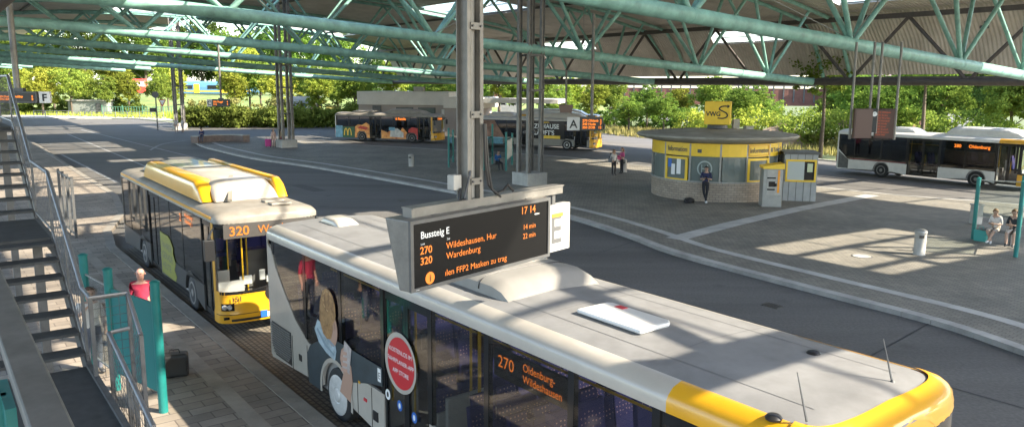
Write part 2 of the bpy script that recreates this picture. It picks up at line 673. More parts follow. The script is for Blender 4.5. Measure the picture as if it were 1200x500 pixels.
kerb('far_kerb', smooth_poly(E1, 3), 0.25, -0.02, 0.11, M_KERB, 1, 2.0)
sheet('lawn', [(p.x, p.y) for p in [at(-60, 134), at(30, 134), at(150, 134), at(215, 139)]] + [(-80, 260), (-220, 260)], 0.016, 'grass_lawn')
sheet('footpath', [(p.x, p.y) for p in [at(-60, 138), at(60, 138.4), at(160, 138.8), at(205, 142), at(190, 136), at(60, 135.2), at(-60, 135)]], 0.03, M_BAND)

# the island with the kiosk
NEAR = [at(u, v) for u, v in [(229, 166), (240, 172), (262, 178), (300, 186.5), (360, 195), (425, 206), (540, 227), (610, 241), (675, 256.5), (740, 277), (800, 299), (950, 339), (1100, 378), (1200, 411), (1330, 458)]]
FAR = [at(u, v) for u, v in [(1330, 262), (1200, 243), (1058, 232), (955, 221), (860, 208), (760, 197), (700, 190), (635, 183.5), (530, 177.5), (390, 169.5), (330, 165.5), (283, 162), (245, 162.5)]]
near_s = smooth_poly(NEAR, 4)
far_s = smooth_poly(FAR, 3)
isl = MB()
isl.prism([(p.x, p.y) for p in near_s + far_s], -0.01, 0.12)
tag(isl.build('plaza', 'plaza_pavers'), kind='structure')
kerb('plaza_kerb', near_s, 0.32, 0.0, 0.135, M_KERB, -1, 1.6)
kerb('plaza_far_kerb', far_s, 0.25, 0.0, 0.13, M_KERB, -1, 1.6)


def band(name, pts, o0, o1, z, m):
    A, B = ribbon(pts, o0, o1)
    mb = MB()
    mb.strip([[(p.x, p.y, z) for p in A], [(p.x, p.y, z) for p in B]])
    o = mb.build(name, m)
    for p in o.data.polygons:
        pass
    return tag(o, kind='structure')


band('pale_band', near_s[2:], 1.15, 1.55, 0.126, M_BAND)
cb = [at(u, v, .12) for u, v in [(790, 280), (860, 262), (935, 245), (1022, 228.5)]]
band('crossing_band', cb, -0.38, 0.38, 0.130, M_BAND)
cb = [at(u, v, .12) for u, v in [(760, 268), (900, 285), (1200, 330)]]
# seams of the concrete bus lane
for k, (a, b) in enumerate([((79, 157), (178, 198)), ((72, 181), (138, 214)), ((95, 152), (250, 190))]):
    pts = [at(*a), at(*b)]
    band('lane_line', pts, -0.10, 0.10, 0.004, M_PAINT)
arc = [at(u, v) for u, v in [(176, 176), (190, 169), (215, 165), (232, 164)]]
band('lane_line', smooth_poly(arc, 5), -0.10, 0.10, 0.004, M_PAINT)
mat('tar_joint', (0.02, 0.02, 0.022), 0.6)
for a, b in [((1013, 421), (1090, 378)), ((1108, 452), (1260, 495)), ((690, 300), (742, 283)), ((400, 236), (470, 222))]:
    p, q = at(*a), at(*b)
    band('tar_seam', [p, q], -0.02, 0.02, 0.005, MATS['tar_joint'])

M_PATCH = mat('asphalt_patch', (0.085, 0.081, 0.075), 0.85, 0, 0.3, 3, 0.3, 50)
for (s_, t_, a_, b_) in ((14.5, -24, .7, 2.6), (11.5, -13.5, .9, 1.6), (17.0, -44, .8, 3.5), (12.5, -62, 1.0, 3.0)):
    sheet('asphalt_patch', [(p.x, p.y) for p in (ST(s_, t_), ST(s_ + a_, t_), ST(s_ + a_, t_ + b_), ST(s_, t_ + b_))], 0.003, 'asphalt_patch')

# platform E in front of the buses
PL = [at(20, 160), at(45, 171), at(96, 205), at(138, 231)]
PLE = [(p.x, p.y) for p in PL] + [(p.x, p.y) for p in [ST(7.0, -38), ST(5.6, -33.5), ST(5.12, -30), ST(5.12, -12), ST(5.12, 6)]]
poly = PLE + [(p.x, p.y) for p in [ST(-30, 6), ST(-30, -60)]] + [(at(-80, 160).x, at(-80, 160).y)]
plat = MB()
plat.prism(poly, -0.01, 0.14)
tag(plat.build('platform', 'platform_pavers'), kind='structure')
kerb('platform_kerb', PLE, 0.30, 0.0, 0.155, mat('platform_kerb_stone', (0.25, 0.225, 0.19), 0.85, 0, 0.3, 1.3, 0.3, 25), -1, 1.0)
band('cobble_gutter', [ST(5.3, -30), ST(5.3, 6)], 0.0, 1.1, 0.004, MATS['cobble'])
band('guide_band', [ST(4.1, -30), ST(4.1, 6)], -0.15, 0.15, 0.146, mat('guide_paving', (0.31, 0.27, 0.22), 0.85, 0, 0.3, 1.3, 0.3, 25))

# ------------------------------------------------------------------ canopy
TR = [2.0, -18.3, -35.3, -52.2, -69.5, -87, -104.5, -121.5, -138.5, -155.5, -172.5]
S0, S1 = -7.0, 60.5


def interp(tab, x):
    if x <= tab[0][0]:
        return tab[0][1]
    for (a, b), (c, d) in zip(tab, tab[1:]):
        if x <= c:
            return b + (d - b) * (x - a) / (c - a)
    return tab[-1][1]


ZU = [(-20, 9), (-7, 11.6), (4, 13.2), (14, 14.1), (22, 14.4), (30, 14.2), (38, 13.7), (46, 12.9), (52, 12.1), (57, 11.2), (59, 9.2), (60.5, 6.7)]


def zu(s):
    return interp(ZU, s)


def zl(s):
    return 9.55 - 0.057 * s if s > 3 else interp([(-20, 7.2), (-7, 8.9), (3, 9.38)], s)


canopy = thing('station_canopy', 'huge arched bus station roof of turquoise tube trusses over the lanes', 'canopy', (0, 0, 0), HD)
# local frame: x = t (along the lanes), y = s (across)
deckm = mat('canopy_deck', (0.50, 0.45, 0.385), 0.75, 0, 0.22, 0.6)
dt = deckm.node_tree
tc = dt.nodes.new('ShaderNodeTexCoord')
wv = dt.nodes.new('ShaderNodeTexWave')
wv.wave_type = 'BANDS'
wv.bands_direction = 'X'
wv.inputs['Scale'].default_value = 1.1
dt.links.new(tc.outputs['Object'], wv.inputs['Vector'])
bp = dt.nodes.new('ShaderNodeBump')
bp.inputs['Strength'].default_value = 0.8
bp.inputs['Distance'].default_value = 0.08
dt.links.new(wv.outputs['Color'], bp.inputs['Height'])
dt.links.new(bp.outputs['Normal'], dt.nodes['Principled BSDF'].inputs['Normal'])

SKY = []          # skylight rectangles, several added to let sun in (t0,t1,s0,s1)
SKY.append((-21, 10, 13.3, 19.0))          # over the near bus lane
SKY.append((-46, -29, 11.0, 21.0))
SKY.append((-108, -88, 19.0, 29.0))
SKY.append((-72, -58, 20.0, 27.0))
for t in TR[1:4]:
    SKY.append((t + 2.2, t + 4.4, 23, 29))
SKY.append((-0.6, 4.6, 35, 42.5))            # opening shaped to drop a sun patch on the plaza
SKY.append((-32, 9, 49.5, 54.5))             # added opening that lets sun onto the far lane
SKY.append((-17.5, 9, 54.5, 60.4))  # unseen eave opened up so sun reaches the white bus
SKY.append((-72, -58, 41, 47))  # extra opening added to brighten the printed bus
SKY.append((-104, -88, 36, 48.9))  # extra opening added so sun falls on the hedge
SKY.append((-73, -62, 57.7, 58.7))
SKY.append((-46.5, -38, 57.7, 58.7))
tg = sorted(set([-190, -146, -109, 12] + [r[0] for r in SKY] + [r[1] for r in SKY]))
sg = sorted(set([S0, S1] + [p[0] for p in ZU if S0 <= p[0] <= S1] + [16, 30] + [r[2] for r in SKY] + [r[3] for r in SKY] + [-2, 54]))
deck = MB()
GLZ = [MB() for _ in SKY]
skn = []
for i in range(len(tg) - 1):
    for j in range(len(sg) - 1):
        t0, t1, a, b = tg[i], tg[i + 1], sg[j], sg[j + 1]
        tm, sm = (t0 + t1) / 2, (a + b) / 2
        if tm < -146 and sm > 16 or tm < -109 and sm > 30:
            continue
        q = [(t0, a, zu(a) + .2), (t1, a, zu(a) + .2), (t1, b, zu(b) + .2), (t0, b, zu(b) + .2)]
        inside = [k for k, r in enumerate(SKY) if r[0] < tm < r[1] and r[2] < sm < r[3]]
        if inside:
            GLZ[inside[0]].add([(x, y, z + .12) for x, y, z in q], [(0, 1, 2, 3)])
        else:
            deck.add(q, [(0, 1, 2, 3)])
            deck.add([(x, y, z + .15) for x, y, z in q], [(0, 1, 2, 3)])
deck.build('roof_deck', deckm, canopy)
for g_ in GLZ:
    if g_.f:
        g_.build('skylight_glazing', G_SKYL, canopy)
for (t0, t1, a, b) in SKY:
    fr = MB()
    n = max(2, int((b - a) / 2.5))
    for i in range(n + 1):
        s = a + (b - a) * i / n
        fr.bar((t0, s, zu(s) + .24), (t1, s, zu(s) + .24), .05, .08)
    nt_ = max(1, int((t1 - t0) / 4.25))
    for t in [t0 + (t1 - t0) * q / nt_ for q in range(nt_ + 1)]:
        for i in range(n):
            s, s2 = a + (b - a) * i / n, a + (b - a) * (i + 1) / n
            fr.bar((t, s, zu(s) + .22), (t, s2, zu(s2) + .22), .06, .16)
    fr.build('skylight_bars', M_WHITE, canopy)
JN_ALL = [-7, 0.5, 11.1, 21.7, 32.3, 42.9, 51.0, 57]
for t in TR:
    smax = 57 if t > -109 else (30 if t > -146 else 16)
    JN = [s for s in JN_ALL if s <= smax]
    tr = MB().tube([(t, s, zl(s) if s < 57 else 6.35) for s in [-7, 0.5, 6, 11.1, 16, 21.7, 27, 32.3, 37, 42.9, 47, 51, 55, 57] if s <= smax + 1], 0.285, 18).build('truss', M_TEAL, canopy, True)
    for off in (-1.2, 1.2):
        MB().tube([(t + off, s, zu(s) - .1) for s in (-7, 4, 14, 22, 26, 30, 38, 46, 52, 57, 59, 60.4) if s <= smax + 4], 0.15, 12).build('upper_chord', M_TEAL, tr, True)
    for i in range(len(JN) - 1):
        a, b = JN[i], JN[i + 1]
        m_ = (a + b) / 2
        if zu(m_) - zl(m_) < 0.5 and m_ > 40:
            continue
        for off in (-1.2, 1.2):
            for s in (a, b):
                if s in (-7, 57):
                    continue
                MB().tube([(t, s, zl(s)), (t + off, m_, zu(m_) - .1)], 0.115, 10, cap=False).build('diagonal', M_TEAL, tr, True)
    # collars where the chord tubes are welded
    for s in JN[1:]:
        if s == 57:
            continue
        MB().tube([(t, s - .05, zl(s - .05)), (t, s + .05, zl(s + .05))], 0.295, 18).build('collar', M_TEAL, tr, True)
# longitudinal members
ed = MB().tube([(-109, 57, 6.32), (10, 57, 6.32)], 0.27, 14).build('edge_truss', M_BROWN, canopy, True)
MB().bar((-109, 56.6, 11.0), (10, 56.6, 11.0), .3, .34).build('purlin', M_BROWN, ed)
tt = -104.5
while tt < 6:
    for dd in (-4.25, 4.25):
        MB().tube([(tt + dd, 57, 6.35), (tt, 56.8, 10.9)], 0.13, 8, cap=False).build('brace', M_BROWN, ed, True)
    tt += 8.5
for s in (46, 31, 10):
    MB().bar((-109, s, zu(s) + .04), (12, s, zu(s) + .04), .16, .2).build('purlin', M_STEELD if s != 46 else M_BROWN, canopy)
MB().tube([(-40, 1.05, 7.05), (8, 1.05, 7.05)], 0.16, 12).build('eaves_tube', M_BROWN, canopy, True)
gut = MB()
gut.bar((-109, 60.6, 6.6), (12, 60.6, 6.6), .35, .3)
gut.build('gutter', M_STEELD, canopy)
for (t, s, t2, s2) in [(-35.3, 21.7, -27, 30), (-18.3, 32.3, -9, 24), (-52.2, 21.7, -44, 12), (-35.3, 32.3, -44, 40), (-18.3, 32.3, -27, 22)]:
    MB().tube([(t, s, zl(s) + .2), (t2, s2, zu(s2) - .05)], 0.022, 6).build('tie_rod', M_LIGHTST, canopy)
# light fittings under the deck
for (u, v, s, lab) in [(1138, 45, 58, 'dark box light fitting under the roof at the far right'), (485, 3, 38, 'dark box light fitting under the roof left of the hanging post'),
                       (836, 86, 60, 'small dark light fitting under the roof above the yellow cube sign')]:
    r = ((u - 600) / FPX)
    y = s / (NV.y + NV.x * r)
    p = Vector((y * r, y, zu(s)))
    f = thing('ceiling_light', lab, 'light fitting', p, HD, 'light fittings under the canopy')
    MB().box((0, 0, -.22), (.5, .34, .2)).build('housing', M_STEELD, f, bevel=.02)
    MB().box((0, 0, -.33), (.42, .27, .02)).build('diffuser', M_CONC, f)
    MB().box((0, 0, .02), (.06, .06, .3)).build('bracket', M_STEELD, f)


M_COLST = mat('column_steel', (0.20, 0.19, 0.175), 0.5, 0.2, 0.3, 3)


# canopy columns: clusters of four steel legs on a plinth
def column(s, t, lab):
    c = thing('canopy_column', lab, 'column', ST(s, t), HD, 'clustered steel columns of the canopy')
    MB().box((0, 0, .42), (1.5, 1.5, .84)).build('plinth', M_CONC, c, bevel=.03)
    for a in (-.46, .46):
        for b in (-.46, .46):
            mb = MB()
            top = zu(s) - .1
            for z in (0,):
                mb.box((a, b, top / 2), (.05, .21, top))
                mb.box((a + .11 * 0, b + .10, top / 2 - .002), (.21, .03, top - .01))
                mb.box((a, b - .10, top / 2 - .003), (.21, .03, top - .012))
            mb.build('leg', M_COLST, c)
    mb = MB()
    for z in (3.2, 5.6, 7.6):
        mb.box((0, 0, z), (1.0, .10, .14))
        mb.box((0, 0, z + .003), (.10, 1.0, .13))
    for z in (5.6, 7.6):
        for q in (-.52, .52):
            mb.box((q, 0, z + .006), (.09, 1.1, .12))
    mb.build('batten', M_STEELD, c)
    return c


column(28.4, -35.6, 'cluster of four dark steel legs nearest the hanging post')
column(26.9, -70.0, 'cluster of dark steel legs beside the two people with luggage')
column(26.8, -106.6, 'farthest cluster of steel legs left of the hedge')

# drain grates and manhole covers in the lanes
for i, (u, v, lab) in enumerate(((905, 352, 'square iron drain grate by the kerb right of the bus roof hatch'), (470, 229, 'iron drain grate by the kerb left of the hanging post'), (330, 214, 'round iron manhole cover in the lane behind the roof of bus 320'), (1010, 300, 'round iron manhole cover in the paving in front of the kiosk'))):
    zz = .121 if i == 3 else .002
    o = thing('drain_grate' if i < 2 else 'manhole_cover', lab, 'drain cover', at(u, v + (0 if i == 3 else 6), zz), HD, 'iron covers in the ground')
    if i < 2:
        MB().box((0, 0, .004), (.5, .36, .012)).build('frame', M_STEELD, o)
        mb = MB()
        for k in range(6):
            mb.box((-.2 + k * .08, 0, .012), (.045, .3, .008))
        mb.build('grate_bars', M_BLACK, o)
    else:
        MB().lathe([(.34, 0), (.34, .008), (.31, .010)], 28).build('frame', M_STEELD, o)
        MB().lathe([(.30, .0), (.30, .012)], 28).build('lid', M_CONC if i == 3 else M_STEELD, o)


# ------------------------------------------------------------------ buses
def make_seat():
    m = MB()
    m.box((0, 0, .45), (.44, .44, .10))
    m.box((-.21, 0, .80), (.09, .44, .68), ry=-.12)
    m.box((-.27, 0, 1.20), (.07, .30, .16), ry=-.12)
    b = MB()
    b.box((-.05, 0, .2), (.06, .08, .4), m=0)
    return m, b


def bus(name, label, rear_right, hd, L=12.0, W=2.55, zg=2.72, zr=2.95, belt=1.0, doors=(), wheels=(3.3, 9.2), swoop=None,
        breaks=(), body='cream', roofm=None, frontm=None, rearm=None, trim=None, sidetop=None, glass=None, seats=True, group='buses waiting at the station',
        zroof=None, detail=True, rimm=None, frontroof=0.0, doorpane=None, cantrail=None, hubcap=False, nose=(.55, 4.0), noseband=0.0):
    bodym = body
    roofm = roofm or bodym
    frontm = frontm or bodym
    rearm = rearm or bodym
    rimm = rimm or M_RIMD
    glass = glass or G_TINT
    sidetop = sidetop or M_BLKGLOSS
    lv = Vector((-math.sin(hd), math.cos(hd), 0))
    root = thing(name, label, 'bus', Vector((rear_right[0], rear_right[1], 0)) + lv * (W / 2), hd, group)
    zrf = zroof or zr + .15
    fa, e = nose
    ra = .22

    def hw(x):
        if x > L - fa:
            q = (x - (L - fa)) / fa
        elif x < ra:
            q = (ra - x) / ra
        else:
            q = 0
        q = min(1, max(0, q))
        return W / 2 * (1 - q ** e) ** (1 / e)

    def fp(th, off=0.0, front=True):
        cx, sx = math.cos(th), math.sin(th)
        a = (fa if front else ra) + off
        x = a * abs(cx) ** (2 / e)
        y = (W / 2 + off) * abs(sx) ** (2 / e) * (1 if sx > 0 else -1)
        return ((L - fa + x) if front else (ra - x), y)

    def fstrip(z0, z1, a0, a1, off=0.0, front=True, n=22, off1=None):
        r0, r1 = [], []
        for i in range(n + 1):
            th = R(a0 + (a1 - a0) * i / n)
            x, y = fp(th, off, front)
            r0.append((x, y, z0))
            x, y = fp(th, off if off1 is None else off1, front)
            r1.append((x, y, z1))
        return [r0, r1]

    # side panels with wheel arches and door gaps
    zb = .32
    ar = .58

    def side_polys(openings):
        xs = [ra] + [v for d in openings for v in d] + [L - fa]
        res = []
        for i in range(0, len(xs), 2):
            a, b = xs[i], xs[i + 1]
            if b - a < .05:
                continue
            pts = [(a, zb)]
            for wx in wheels:
                if a - .2 < wx - ar and wx + ar < b + .2:
                    lo, hi = max(a, wx - ar), min(b, wx + ar)
                    for k in range(13):
                        an = math.pi - math.pi * k / 12
                        px_ = wx + ar * math.cos(an)
                        pz_ = .48 + ar * math.sin(an)
                        if pz_ > zb and lo <= px_ <= hi:
                            pts.append((px_, pz_))
            pts.append((b, zb))
            top = [(b, belt)]
            if swoop and a <= ra + .01:
                top = [(b, belt)] + [p for p in reversed(swoop) if a < p[0] < b] + [(a, swoop[0][1])]
            else:
                top.append((a, belt))
            res.append(pts + top)
        return res
    dr = sorted(doors)
    mbr, mbl = MB(), MB()
    for pl in side_polys(dr):
        mbr.xzpanel(pl, -W / 2, .05)
    for pl in side_polys([]):
        mbl.xzpanel(pl, W / 2, -.05)
    mbr.build('side_panel', bodym, root)
    mbl.build('side_panel', bodym, root)
    # wheel wells + floor
    fl = MB()
    fl.box((L / 2, 0, .42), (L - .5, W - .16, .06))
    fl.box((ra + .9, 0, .75), (1.6, W - .16, .6))
    for wx in wheels:
        for y in (-1, 1):
            fl.box((wx, y * (W / 2 - .36), .75), (1.3, .52, .72))
    fl.build('floor', M_FLOOR, root)
    ur = MB().box((L / 2, 0, .36), (L - .7, W - .2, .05)).build('underbody', M_BLACK, root)
    # wheels
    for wx in wheels:
        for y in (-1, 1):
            yo = y * (W / 2 - .17)
            t = MB()
            prof = [(.30, -.14), (.42, -.14), (.475, -.11), (.48, 0), (.475, .11), (.42, .14), (.30, .14)]
            t.lathe(prof, 32, axis='y')
            wo = t.build('wheel', M_RUBBER, root, True, loc=(wx, yo, .48))
            rm = MB()
            o = y
            rm.lathe([(.36, .10 * o), (.36, .146 * o), (.33, .16 * o), (.15, .165 * o), (.13, .15 * o), (.10, .18 * o), (.03, .185 * o)] if hubcap else [(.31, .10 * o), (.30, .145 * o), (.26, .15 * o), (.22, .09 * o), (.12, .10 * o), (.10, .15 * o), (.03, .155 * o)], 28, axis='y')
            for k in range(0 if hubcap else 10):
                an = 2 * math.pi * k / 10
                rm.box((.17 * math.cos(an), .105 * o, .17 * math.sin(an)), (.03, .03, .03))
            ri = rm.build('rim', rimm, wo, True)
    # glazing
    dmin = [d for d in dr]
    brk = list(breaks)
    z0g = belt

    def pane(a, b, y, z0, z1, nm='window', holder=None, g=None):
        th = .012
        if swoop and a < swoop[-1][0]:
            pts = [(a, z1), (a, max(z0, interp(swoop, a)))] + [(p[0], max(z0, p[1])) for p in swoop if a < p[0] < b] + [(b, max(z0, interp(swoop, b))), (b, z1)]
        else:
            pts = [(a, z0), (b, z0), (b, z1), (a, z1)]
        return MB().xzpanel(pts, y, th).build(nm, g or glass, holder or root)
    # right side windows: between breaks but not across doors
    xsb = [b for b in brk]
    for a, b in zip(xsb, xsb[1:]):
        if any(d[0] < (a + b) / 2 < d[1] for d in dr):
            continue
        pane(a + .03, b - .03, -W / 2 + .012, z0g + .02, zg)
    lefts = [xsb[0]] + [xsb[0] + (xsb[-1] - xsb[0]) * k / 6 for k in range(1, 7)]
    for a, b in zip(lefts, lefts[1:]):
        pane(a + .03, b - .03, W / 2 - .024, z0g + .02, zg)
    for x in xsb:
        if not any(d[0] + .05 < x < d[1] - .05 for d in dr):
            zlow = max(z0g, interp(swoop, x)) if swoop and x < swoop[-1][0] else z0g
            MB().box((x, -W / 2 + .04, (zlow + zg) / 2), (.10, .07, zg - zlow)).build('window_pillar', sidetop, root)
    for x in lefts:
        zlow = max(z0g, interp(swoop, x)) if swoop and x < swoop[-1][0] else z0g
        MB().box((x, W / 2 - .04, (zlow + zg) / 2), (.10, .07, zg - zlow)).build('window_pillar', sidetop, root)
    MB().box((L - .68, -W / 2 + .05, (belt + zg) / 2), (.1, .08, zg - belt)).build('window_pillar', sidetop, root)
    # doors
    for d in dr:
        a, b = d
        df = MB()
        y = -W / 2 + .05
        mid = (a + b) / 2
        ztop = zg - .02
        for xa, xb in ((a, mid), (mid, b)):
            for x in (xa + .035, xb - .035):
                df.box((x, y, (.34 + ztop) / 2), (.065, .05, ztop - .34))
            df.box(((xa + xb) / 2, y, .40), (xb - xa - .14, .05, .13))
            df.box(((xa + xb) / 2, y, ztop - .06), (xb - xa - .14, .05, .12))
        do = df.build('door', M_BLKGLOSS, root)
        for xa, xb in ((a, mid), (mid, b)):
            MB().box(((xa + xb) / 2, y - .005, (.465 + ztop - .12) / 2), (xb - xa - .15, .012, ztop - .12 - .465)).build('door_pane', doorpane or glass, do)
            MB().tube([(xa + .12, y + .05, 1.0), (xa + .12, y + .05, 1.7)], .018, 8).build('door_handle', M_GRAB, do)
    # roof
    prof = [(0, zg), (.0, zg + (zr - zg) * .55), (.03, zr - .05), (.09, zr + .01), (.22, zr + .05), (.55, zrf - .03), (W / 2, zrf)]
    st_ = [0.0, .02, .06, .12, ra] + [ra + (L - fa - ra) * k / 10 for k in range(1, 10)] + [L - fa] + [L - q for q in (.5, .44, .38, .32, .27, .22, .17, .13, .09, .06, .035, .015, .005, 0) if q < fa]
    rows = []
    for x in st_:
        h_ = hw(x)
        dz = 0
        if x > L - .5:
            dz = .12 * ((x - (L - .5)) / .5) ** 2
        if x < .3:
            dz = .07 * ((.3 - x) / .3) ** 2
        row = []
        for (i_, z) in prof:
            y = max(0, h_ - i_)
            zz = z - dz * max(0, (z - zg) / (zrf - zg))
            row.append((x, -y, zz))
        for (i_, z) in reversed(prof[:-1]):
            y = max(0, h_ - i_)
            zz = z - dz * max(0, (z - zg) / (zrf - zg))
            row.append((x, y, zz))
        rows.append(row)
    rb = MB()
    rb.strip(rows)
    nrow = len(prof) * 2 - 1
    cove = cantrail or bodym
    mats_ = [roofm, cove, frontm]
    k = 0
    for i in range(len(st_) - 1):
        xm = (st_[i] + st_[i + 1]) / 2
        for j in range(nrow - 1):
            jj = min(j, nrow - 2 - j)
            rb.mi[k] = 0 if jj >= 4 else 1
            if frontroof and ((xm > L - .27 and not noseband) or (jj < 4 and xm > L - frontroof)):
                rb.mi[k] = 2
            k += 1
    roof = rb.build('roof', mats_, root, True)
    if noseband:
        def roofz(x, y):
            ins = max(0, hw(min(x, L - .001)) - abs(y))
            z = interp(prof, ins)
            dz = .12 * ((x - (L - .5)) / .5) ** 2 if x > L - .5 else 0
            return z - dz * max(0, (z - zg) / (zrf - zg))
        rws = []
        for off in (.004, -.015, -.03, -.05, -.08, -.12, -.17, -.22, -noseband):
            row = []
            for i in range(41):
                x, y = fp(R(-88 + 176 * i / 40), off)
                row.append((x, y, roofz(x, y) + .024))
            rws.append(row)
        MB().strip(rws).build('front_band', frontm, roof, True)
        rws = []
        for ins in (.06, .10, .15, .20):
            rws.append([(x, W / 2 - ins, roofz(x, W / 2 - ins) + .004) for x in [L - frontroof + (frontroof - fa + .12) * k / 6 for k in range(7)]])
        MB().strip(rws).build('edge_band', frontm, roof, True)
    # front
    MB().strip(fstrip(.30, .50, -90, 90, .02)).build('bumper', frontm, root, True)
    MB().strip([fstrip(.50, .55, -90, 90, .02)[0]] + fstrip(.62, .96, -90, 90, .0)).build('front_panel', frontm, root, True)
    ws = MB().strip(fstrip(.97, zg - .32, -86, 86, -.002)).build('windscreen', G_WIND, root, True)
    hdr = MB().strip(fstrip(zg - .32, zg + .01, -88, 88, .0)).build('header', M_BLKGLOSS, root, True)
    pp = MB()
    for sgn in (-1, 1):
        pp.strip(fstrip(.96, zg, 84 * sgn, 90 * sgn, .004, n=6))
    pp.strip(fstrip(.955, 1.06, -86, 86, .006))
    pp.build('windscreen_frame', trim or M_BLKGLOSS, root, True)
    for sgn in (-1, 1):
        hl = MB()
        a0, a1 = (34, 66) if sgn > 0 else (-66, -34)
        hl.strip(fstrip(.60, .78, a0, a1, .012, n=8))
        h = hl.build('headlight', M_BLKGLOSS, root, True)
        for aa in (.35, .72):
            x, y = fp(R(a0 + (a1 - a0) * aa), .02)
            MB().lathe([(.0, 0), (.06, .0), (.055, .03)], 16).build('lamp', M_LAMP, h)
            lo = h.children[-1] if h.children else col.objects[-1]
            lo.rotation_euler = (0, math.pi / 2, 0)
            lo.location = (x - .01, y, .69)
        MB().box((fp(R(48 * sgn), .02)[0], fp(R(48 * sgn), .0)[1], .43), (.03, .22, .06)).build('fog_light', M_BLKGLOSS, root)
    wp = MB()
    for y0, y1 in ((-.75, -.05), (.2, .9)):
        wp.tube([(L + .02, y0, 1.02), (L + .03, y1, 1.12)], .012, 6)
        wp.tube([(L + .035, y1 - .35, 1.08), (L + .035, y1 + .35, 1.20)], .012, 6)
    wp.build('wiper', M_BLACK, root)
    # mirrors
    for sgn in ((-1,) if hubcap else (-1, 1)):
        mm = MB()
        mm.tube([(L - .35, sgn * (W / 2 - .02), zg - .1), (L - .05, sgn * (W / 2 + .12), zg - .12), (L - .02, sgn * (W / 2 + .2), zg - .3)], .025, 8)
        mm.box((L - .02, sgn * (W / 2 + .20), zg - .55), (.14, .22, .48))
        mm.build('mirror', M_BLACK, root, bevel=.03)
    # rear
    MB().strip(fstrip(.36, belt + .1, -90, 90, 0, False)).build('rear_panel', rearm, root, True)
    rg = MB().strip(fstrip(belt + .1, zg + .01, -62, 62, 0, False)).build('rear_window', M_BLKGLOSS, root, True)
    rc = MB()
    for sgn in (-1, 1):
        rc.strip(fstrip(belt + .1, zg + .01, 62 * sgn, 90 * sgn, 0, False, n=8))
    rc.build('rear_pillars', rearm, root, True)
    for sgn in (-1, 1):
        MB().box((-.005, sgn * (W / 2 - .2), 1.0), (.03, .14, .4)).build('tail_light', M_RED, root, bevel=.01)
    # interior
    if seats:
        sm, sb = make_seat()
        first = None
        frame = None
        xs = []
        x = 1.7
        while x < L - 2.6:
            xs.append(x)
            x += .82
        for x in xs:
            for y in (-.95, -.5, .5, .95):
                if y < 0 and any(d[0] - .5 < x < d[1] + .2 for d in dr):
                    continue
                zf = .45 if not (x < 2.2 or any(abs(x - wx) < .7 for wx in wheels)) else .95
                if first is None:
                    first = sm.build('seat', MATS['seat_fabric'], root, loc=(x, y, zf), bevel=.02)
                    frame = sb.build('seat_leg', M_INT, first)
                else:
                    c = first.copy()
                    col.objects.link(c)
                    c.location = (x, y, zf)
                    fcp = frame.copy()
                    col.objects.link(fcp)
                    fcp.parent = c
        for d in dr:
            for x in (d[0] - .1, d[1] + .1):
                MB().tube([(x, -.62, .45), (x, -.62, zg)], .02, 8).build('grab_pole', M_GRAB, root, True)
                MB().box((x, -.9, .85), (.04, .6, .8)).build('screen_panel', M_INT, root)
        MB().tube([(1.5, -.5, 2.3), (L - 2, -.5, 2.3)], .018, 8).build('grab_rail', M_GRAB, root)
        MB().box((L / 2, 0, zg + .02), (L - .8, W - .3, .05)).build('ceiling_lining', M_INT, root)
        # driver's place
        cab = MB()
        cab.box((L - .75, .62, .95), (.5, .95, .25))
        cab.box((L - 1.75, .3, 1.05), (.06, .9, 1.2))
        cab.build('dashboard', mat('dashboard_grey', (.12, .12, .12), .6), root, bevel=.04)
        sw = MB()
        ring = [(L - 1.0 + .10 * math.sin(2 * math.pi * k / 20), .62 + .24 * math.cos(2 * math.pi * k / 20), 1.2 + .2 * math.sin(2 * math.pi * k / 20)) for k in range(21)]
        sw.tube(ring, .02, 6)
        sw.build('steering_wheel', M_GRAB, root, True)
        ds = first.copy()
        col.objects.link(ds)
        ds.location = (L - 1.4, .62, .62)
        ds.name = 'driver_seat'
    return root, fp


def sidedisc(root, name, cx, cz, rx, rz, y, m, n=32):
    mb = MB()
    mb.xzpanel(ell(cx, cz, rx, rz, n), y, -.003)
    return mb.build(name, m, root)


def sidepoly(root, name, pts, y, m, th=-.003):
    return MB().xzpanel(pts, y, th).build(name, m, root)


XA, ZA = (1, 0, 0), (0, 0, 1)


def pod(root, x0, x1, y0, y1, z0, z1, m, tf=.5, tr=.3, name='roof_pod', ty=.18):
    """rounded roof fairing sloping down at both ends"""
    prof = []
    rows = []
    N = 9
    for x, k in ((x0, 0), (x0 + tr * .5, .7), (x0 + tr, 1), (x1 - tf, 1), (x1 - tf * .45, .72), (x1, 0)):
        row = []
        zt = z0 + (z1 - z0) * max(k, .02)
        for i in range(N + 1):
            a = math.pi * i / N
            yy = (y0 + y1) / 2 - (y1 - y0) / 2 * (abs(math.cos(a)) ** .45) * (1 if math.cos(a) > 0 else -1)
            zz = z0 + (zt - z0) * (math.sin(a) ** .5 if math.sin(a) > 0 else 0)
            row.append((x, yy, zz))
        rows.append(row)
    mb = MB()
    mb.strip(rows)
    return mb.build(name, m, root, True)


